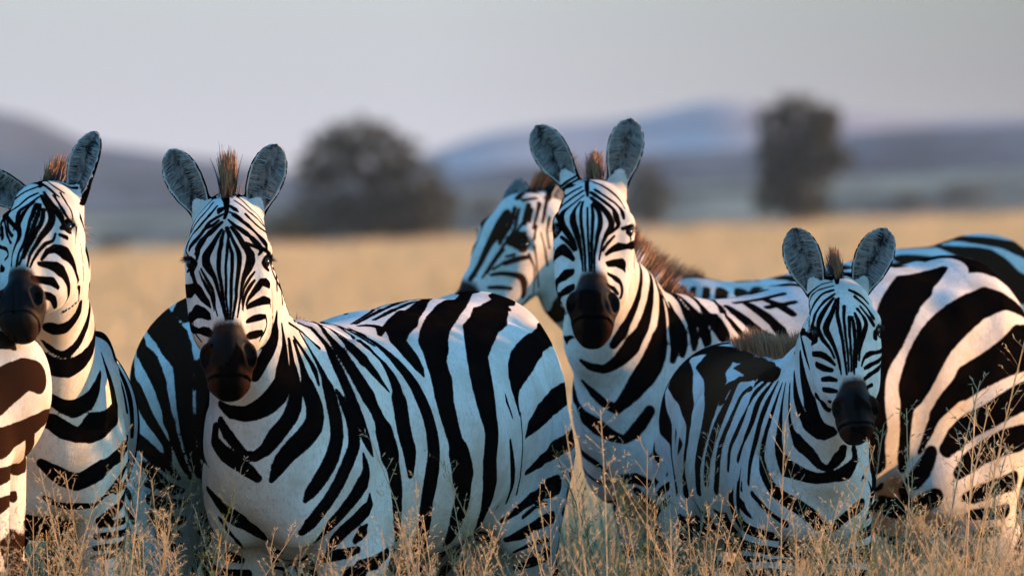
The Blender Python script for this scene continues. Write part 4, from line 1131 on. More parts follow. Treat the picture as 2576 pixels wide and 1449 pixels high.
w 267,-240,1025,159 265,-246,999,222 262,-250,973,159 259,-249,946,159 257,-246,920,159
w -268,-801,1469,63 -265,-791,1465,63
b -325,-833,1488,46 -299,-822,1478,50 -280,-815,1472,55 -270,-792,1460,60 -262,-766,1446,31 -262,-761,1440,34 -259,-633,1421,37 -257,-622,1417,39 -254,-629,1409,41 -253,-648,1399,42 -252,-658,1389,42 -252,-664,1379,42 -251,-668,1369,41
b -282,-668,1512,46 -280,-658,1485,50 -272,-646,1458,55 -263,-635,1432,60 -252,-623,1407,26 -248,-623,1395,28 -246,-615,1389,31 -243,-618,1380,34 -242,-624,1374,36 -240,-633,1364,38 -239,-637,1354,39 -238,-639,1344,40 -237,-641,1334,41
b -298,-619,1515,46 -286,-621,1487,50 -275,-624,1460,55 -263,-626,1432,60 -252,-628,1404,26 -247,-626,1392,28 -245,-630,1384,31 -243,-615,1380,34 -241,-621,1372,37 -237,-605,1360,39 -235,-610,1352,41 -234,-612,1344,43 -232,-596,1339,44 -229,-600,1329,44 -227,-583,1324,45 -223,-584,1313,46 -221,-592,1308,46
b -269,-700,1442,46 -264,-680,1421,50 -256,-661,1400,55 -246,-641,1380,60 -238,-622,1359,26 -235,-614,1350,27 -232,-604,1341,29 -230,-597,1332,30 -227,-596,1324,31 -222,-591,1310,30 -218,-578,1304,28 -212,-556,1297,26
b -59,-208,1279,48 -47,-165,1286,53 -34,-131,1293,59 -22,-104,1300,64 -9,-77,1307,69 2,-44,1312,74 15,83,1319,79 27,140,1324,84 40,163,1330,87 56,201,1335,88 69,210,1337,87 86,204,1339,83 96,224,1341,78 115,237,1342,74 134,259,1342,78 154,282,1342,72 174,304,1340,66 194,327,1340,59
b -12,-144,1290,54 -1,-123,1295,63 11,-101,1301,73 22,-74,1307,82 34,-39,1312,88 46,45,1318,91 60,104,1324,92 73,129,1330,91 85,146,1334,88 105,166,1337,79 122,176,1338,67
b 15,-221,1264,88 35,-142,1287,127 50,-96,1300,129 66,-13,1312,127
b -222,-625,1285,37 -214,-612,1280,40 -206,-597,1274,42 -198,-579,1268,45 -189,-556,1261,48 -183,-538,1256,50 -176,-529,1249,52 -169,-524,1242,54 -162,-521,1236,56 -155,-519,1229,58 -148,-518,1222,61
b -210,-577,1290,37 -204,-436,1285,39 -195,-445,1282,41 -187,-450,1278,43 -178,-455,1274,46 -170,-458,1271,48
b -192,-408,1291,32 -181,-416,1289,35 -170,-418,1286,37 -160,-417,1284,40 -150,-416,1281,42 -139,-412,1277,44 -130,-409,1273,46 -119,-407,1268,48 -111,-406,1264,50 -103,-407,1258,52 -94,-408,1253,55 -85,-414,1247,58 -76,-440,1242,61
b -154,1,1283,32 -145,-70,1282,35 -133,-156,1281,38 -122,-236,1280,42 -110,-265,1278,45 -100,-282,1275,48 -91,-296,1271,51 -81,-307,1267,53 -72,-317,1263,56 -63,-324,1258,58 -54,-330,1253,60 -47,-334,1249,61 -36,-339,1243,59 -27,-343,1237,56 -19,-347,1231,52 -10,-350,1226,48
b -105,-299,1273,32 -95,-303,1271,35 -85,-304,1269,39 -75,-304,1266,43 -66,-304,1264,46 -58,-305,1262,48 -47,-307,1258,46 -39,-309,1255,42 -31,-311,1251,37
'''
COATS['left'] = '''
b 88,-956,1637,68 82,-983,1643,76 76,-1013,1643,83 70,-1042,1643,90 64,-1069,1642,90 57,-1068,1641,64 57,-1104,1627,42
b 143,-1015,1625,46 120,-1023,1629,50 97,-1038,1639,55 73,-1050,1643,60 47,-1062,1640,22 39,-1070,1637,22 29,-1070,1633,21 15,-984,1631,21 8,-984,1625,22 2,-978,1618,23 -4,-975,1612,24
b 51,-1103,1627,24 43,-1103,1624,26 35,-1102,1621,27 27,-1100,1618,28 20,-1097,1615,30 12,-1093,1610,33 4,-1088,1605,37 -3,-1079,1599,41 -15,-972,1594,46 -23,-974,1587,52 -29,-978,1581,55 -36,-980,1577,55 -25,-1104,1565,52 -32,-1102,1560,49 -24,-1127,1551,60 -13,-1152,1540,55 -1,-1177,1528,50 10,-1203,1517,46
b 52,-1122,1611,27 43,-1124,1608,32 35,-1125,1604,37 27,-1126,1599,41 20,-1129,1593,43 12,-1132,1586,45 6,-1133,1580,46 -1,-1130,1576,45 -7,-1123,1572,43 -14,-1118,1568,41 -20,-1118,1562,38 -26,-1120,1556,35 -32,-1119,1550,32 -40,-1116,1530,60 -42,-1116,1499,55 -44,-1115,1469,50 -42,-1115,1440,46
b 55,-1134,1602,27 47,-1141,1596,35 39,-1147,1590,42 31,-1152,1584,49 22,-1154,1577,56 13,-1154,1571,61 7,-1155,1565,65 4,-1163,1554,68 4,-1171,1543,65 0,-1175,1532,52 -5,-1179,1522,38
b -1,-1042,1606,46 -9,-1066,1592,50 -14,-1091,1576,55 -22,-1114,1563,60 -22,-1135,1543,38 -21,-1142,1535,39 -20,-1149,1526,40 -18,-1156,1518,41 -13,-1173,1511,37 -7,-1194,1505,41
b 43,-1148,1590,41 37,-1154,1584,39 31,-1159,1578,38 26,-1163,1571,38 20,-1166,1564,58 16,-1170,1557,66 12,-1173,1550,72 10,-1176,1542,75 8,-1181,1535,53 8,-1188,1528,52 10,-1202,1517,65 11,-1214,1506,59 8,-1220,1497,54 3,-1222,1488,32 0,-1223,1480,30 -3,-1224,1472,28 -6,-1224,1463,27 -7,-1226,1456,27 -7,-1237,1448,27 -7,-1252,1440,27 -7,-1260,1432,27
b 50,-1157,1584,55 47,-1166,1575,55 44,-1173,1567,56 42,-1179,1559,56 38,-1184,1550,50 34,-1191,1540,44 33,-1199,1532,42 31,-1208,1522,41 29,-1217,1512,40 27,-1224,1504,38 25,-1229,1496,36 22,-1233,1488,35 18,-1236,1480,35 14,-1239,1472,37 10,-1245,1463,27 9,-1254,1456,26 8,-1264,1448,32 7,-1270,1440,27 6,-1274,1432,25
b 59,-1158,1584,37 58,-1168,1574,41 56,-1176,1564,45 54,-1182,1556,48 51,-1187,1548,51 48,-1192,1541,53 46,-1198,1534,52 44,-1204,1527,53 42,-1211,1520,53 40,-1218,1512,53 37,-1224,1505,49 33,-1228,1498,43 30,-1232,1491,38 27,-1237,1482,35 24,-1242,1472,34 22,-1250,1463,32 19,-1261,1454,29 16,-1270,1445,26 13,-1275,1435,22
b 68,-1170,1571,47 67,-1177,1562,49 67,-1183,1552,52 65,-1189,1543,53 62,-1195,1535,54 57,-1203,1526,55 52,-1210,1519,54 48,-1220,1509,55 44,-1227,1500,54 40,-1232,1492,48 36,-1236,1484,41 32,-1240,1475,35 29,-1246,1467,31 26,-1255,1459,28 24,-1264,1451,24
b 61,-1130,1605,45 68,-1143,1595,61 75,-1154,1584,77 81,-1163,1574,84 87,-1172,1561,87 89,-1178,1549,90 87,-1184,1538,89 82,-1191,1528,86 74,-1202,1517,79 65,-1215,1506,69 59,-1225,1496,58 53,-1232,1485,47 45,-1239,1473,40 38,-1250,1460,34 35,-1265,1446,29 32,-1275,1432,24
b 67,-1120,1614,30 72,-1129,1606,39 78,-1137,1598,50 84,-1145,1590,62 89,-1152,1582,74 95,-1158,1575,82 100,-1164,1568,80 107,-1170,1558,78 112,-1173,1550,73 116,-1176,1537,46
b 92,-1123,1605,43 97,-1129,1597,32 103,-1136,1588,32 108,-1148,1580,32 113,-1158,1573,39 118,-1164,1565,38 121,-1166,1559,36 126,-1165,1552,28 130,-1159,1546,17
b 107,-1108,1612,27 112,-1112,1603,27 118,-1115,1595,27 123,-1120,1587,27 128,-1133,1579,27 133,-1145,1572,26 136,-1150,1565,24 138,-1154,1556,19 139,-1152,1546,15
b 20,-986,1614,46 34,-1009,1626,50 44,-1032,1638,55 59,-1055,1642,60 75,-1078,1640,19 82,-1092,1634,20 90,-1098,1629,21 97,-1101,1624,22 104,-1102,1620,22 110,-1102,1616,22 116,-1101,1612,22
b 10,-1026,1614,46 20,-1047,1628,50 36,-1069,1636,55 53,-1089,1636,60 73,-1105,1627,30 81,-1111,1621,33 88,-1115,1615,36 96,-1118,1608,24 104,-1119,1602,19
b 113,-1184,1525,54 127,-1169,1524,112 134,-1148,1529,68 142,-1145,1534,34
b 110,-1195,1509,46 118,-1193,1505,53 126,-1189,1502,62
b 98,-1195,1512,21 96,-1201,1502,26 92,-1206,1494,31 85,-1211,1491,41 77,-1217,1488,47 71,-1223,1483,47 65,-1229,1476,43 59,-1235,1469,40 54,-1240,1461,36 49,-1249,1452,31 45,-1259,1445,28 42,-1268,1436,24 39,-1273,1429,19
b 66,-1238,1448,32 73,-1230,1459,51 80,-1222,1469,69 98,-1211,1475,110 111,-1208,1471,139 123,-1202,1463,170 133,-1193,1453,134 140,-1180,1441,109 145,-1167,1426,89 149,-1156,1410,72 152,-1128,1394,63 146,-905,1378,55 145,-896,1356,32
b 60,-1248,1438,57 81,-1235,1435,99 102,-1228,1429,148 112,-1225,1421,170 120,-1220,1411,129 127,-1213,1399,110 131,-1205,1386,90 132,-1200,1371,81 130,-1192,1358,72 122,-1187,1342,41
b 48,-1278,1401,86 70,-1258,1398,93 91,-1249,1395,114 106,-1241,1380,53
b 56,-1305,1363,32 68,-1307,1363,60 76,-1263,1361,90 85,-1251,1358,94 94,-1242,1352,88 97,-1231,1342,71 99,-1217,1330,48
b 145,-891,1347,22 138,-900,1341,23 131,-908,1334,24 124,-914,1328,24 117,-919,1324,24 110,-923,1320,31 103,-926,1316,28
b 156,-1111,1488,14 158,-1106,1478,14 159,-1102,1469,15 160,-1098,1460,15 161,-1095,1450,16 162,-1089,1441,16 155,-895,1431,16 155,-892,1422,16 155,-890,1413,16 156,-888,1403,16 156,-885,1394,16
b 148,-1140,1528,18 148,-1140,1520,14 147,-1143,1512,14 147,-1149,1504,14 146,-1154,1496,14 146,-1158,1488,14
b -26,-1049,1499,46 -36,-1075,1492,50 -42,-1104,1487,55 -45,-1129,1483,60 -37,-1156,1478,39 -28,-1167,1476,40 -21,-1185,1472,41 -18,-1198,1465,37 -18,-1200,1457,32 -26,-1183,1448,32
b -36,-1171,1426,95 -29,-1191,1423,57
b -36,-1126,1525,55 -35,-1135,1512,55 -34,-1146,1500,55
b -8,-1037,1592,46 -15,-1063,1579,50 -24,-1090,1567,55 -31,-1110,1557,60 -28,-1130,1537,27 -27,-1137,1529,29 -25,-1144,1521,32 -23,-1151,1513,34 -21,-1160,1506,35 -16,-1183,1496,32 -10,-1206,1488,27
b 147,-876,1337,115 140,-864,1308,212 116,-874,1280,236 88,-893,1273,194 72,-904,1279,182
b 124,-518,1366,55 138,-542,1362,60 149,-569,1356,66 156,-596,1349,72 161,-624,1340,50 163,-662,1330,72 163,-698,1314,96 161,-719,1298,115 157,-738,1283,127 151,-754,1268,133 146,-766,1255,134 137,-778,1238,128 127,-789,1226,115 116,-798,1216,127 104,-807,1212,89 90,-817,1214,73 76,-826,1222,67 64,-837,1233,74 52,-850,1246,50
b 153,-544,1325,161 164,-567,1310,178 171,-591,1295,195 175,-616,1279,212 176,-640,1263,151 171,-681,1230,212 149,-741,1196,242 118,-780,1177,253 84,-803,1178,234 51,-812,1197,236 22,-805,1221,209
b 185,-531,1165,50 182,-573,1146,120 178,-598,1127,181 160,-640,1094,242 125,-682,1076,257 100,-713,1081,201 72,-748,1097,172 54,-765,1114,118 35,-770,1129,81
b 183,-442,1213,30 193,-454,1183,88 202,-456,1154,151 209,-455,1127,185 214,-454,1101,212 218,-452,1077,242 217,-461,1057,272 196,-568,1034,333 166,-627,1025,393 132,-658,1007,187 99,-682,1021,222 70,-697,1042,220 42,-700,1052,210
b 243,-224,994,81 241,-445,975,141 232,-481,955,181 205,-541,932,181 189,-572,920,251 168,-592,908,240 148,-602,897,234 130,-608,889,222 97,-625,899,233 68,-646,919,201 42,-657,938,130
b 241,-92,933,50 246,-416,927,63 240,-441,914,79 234,-455,902,95 228,-463,891,108 222,-470,881,115 212,-478,870,111 203,-488,861,96 194,-514,853,81 186,-545,844,70 176,-555,835,60 167,-560,825,50
b 244,-398,885,115 222,-462,867,115
b 47,-598,850,71 58,-589,844,75 69,-583,838,80 80,-580,833,84 91,-581,830,89 102,-582,828,95 114,-583,828,96 125,-583,828,92 138,-582,828,86 150,-577,829,81 162,-569,830,79
b 244,-343,891,120 244,-366,873,132 242,-390,855,145 236,-413,838,157 226,-434,822,115 214,-449,812,157 202,-459,803,133 178,-467,789,85
b 237,-330,794,64 242,-358,792,71 240,-387,789,77 233,-414,786,84 221,-436,783,84 202,-454,781,84 183,-463,779,84
b 237,-324,769,65 242,-351,764,72 241,-379,760,79 234,-406,756,85 220,-429,754,85 205,-444,752,84 189,-453,751,83 173,-457,749,83
b 236,-324,754,59 240,-350,744,65 238,-378,735,71 230,-404,729,77 216,-426,724,77 204,-438,723,74 192,-445,722,72 180,-449,721,71 168,-450,720,70
b 235,-332,740,52 236,-357,727,58 231,-382,715,63 221,-407,706,69 206,-426,700,69 192,-437,698,66 177,-442,697,64 163,-443,695,63
b -13,-1322,1269,25 -11,-1312,1261,26 -34,-710,1248,28 -30,-722,1240,30
b 3,-1320,1260,33 6,-1310,1252,28 8,-1293,1244,31 -12,-763,1230,35
b 19,-1312,1250,33 -1,-781,1236,33 1,-782,1226,36 4,-783,1216,40
b 17,-803,1231,50 14,-796,1219,65 11,-790,1207,81
w 155,-622,962,365 131,-642,958,354 107,-654,953,337
w 169,-621,1156,149 152,-688,1143,149 134,-722,1129,149
'''
COATS['edge'] = '''
b 798,-201,1258,312 831,-186,1250,242 849,-186,1233,88
b 803,-263,1114,493 826,-239,1134,481 848,-219,1151,453 880,-191,1170,387 908,-160,1160,408 916,-150,1143,113
b 803,-294,991,338 827,-264,1002,369 846,-223,1013,328 867,-187,1025,317 886,-166,1036,298 918,-123,1057,239 930,-68,1066,179 931,-43,1076,239 928,-17,1088,219 920,8,1101,200 908,31,1115,181
b 802,-296,911,187 823,-274,920,202 842,-230,928,179 851,12,933,181 867,59,942,179 879,-79,970,149 885,-105,983,179 887,-129,999,165 886,-153,1016,150 881,-174,1036,136
b 802,-293,840,192 822,-273,849,193 838,-242,858,149 841,16,864,140
'''
COATS['behind'] = '''
b -166,-419,1328,275 -173,-447,1336,304 -178,-475,1342,332 -183,-504,1344,361 -185,-531,1342,260 -190,-591,1318,361 -177,-657,1288,162
b -251,-436,1280,324 -258,-465,1285,358 -262,-493,1288,392 -263,-522,1286,426 -259,-550,1281,426 -235,-643,1255,412 -215,-702,1230,450 -198,-773,1204,385 -187,-805,1177,311 -184,-820,1152,292 -183,-828,1129,280 -183,-834,1106,261 -183,-836,1081,242 -181,-836,1050,225 -177,-830,1017,209 -173,-820,985,194 -167,-804,953,183 -160,-783,924,178 -153,-754,900,170 -144,-692,867,68
b -130,-828,1166,254 -131,-840,1134,220 -132,-846,1102,190 -133,-848,1068,170 -134,-844,1033,159 -135,-836,1003,161 -135,-825,975,160 -133,-809,948,129 -131,-787,922,88
b -304,-477,1226,191 -309,-505,1222,211 -308,-534,1215,231 -305,-563,1208,252 -300,-591,1199,195 -285,-643,1182,252 -271,-687,1163,292 -257,-750,1138,286 -247,-781,1112,260 -236,-800,1070,195 -229,-804,1044,174 -224,-802,1017,226 -215,-798,991,162 -207,-788,964,162 -199,-771,937,149 -190,-745,911,125 -180,-716,888,97 -170,-681,867,68
b -327,-495,1177,165 -329,-522,1163,182 -329,-548,1149,200 -328,-574,1135,217 -324,-600,1120,162 -310,-646,1093,217 -298,-680,1068,260 -286,-707,1047,268 -275,-727,1026,260 -261,-745,1005,245 -248,-754,985,227 -232,-756,958,195 -228,-738,936,140 -225,-717,910,79
b -311,-681,968,199 -293,-698,952,211 -275,-708,936,221 -257,-711,921,215 -238,-709,905,198 -220,-698,887,144 -202,-680,867,79
b -295,-688,904,110 -277,-690,885,147 -260,-686,867,172 -245,-678,852,176 -229,-669,841,169 -211,-658,835,133 -193,-645,832,80
b -287,-673,851,78 -277,-675,846,67 -266,-674,840,58
b -272,-660,808,179 -251,-657,800,175 -230,-648,795,171 -207,-636,797,146 -183,-618,802,109
b -262,-641,760,207 -225,-630,750,165 -189,-606,757,96
b -246,-629,718,192 -223,-622,718,143 -199,-607,717,87
b -236,-632,680,128 -215,-622,683,107 -194,-604,685,87
'''
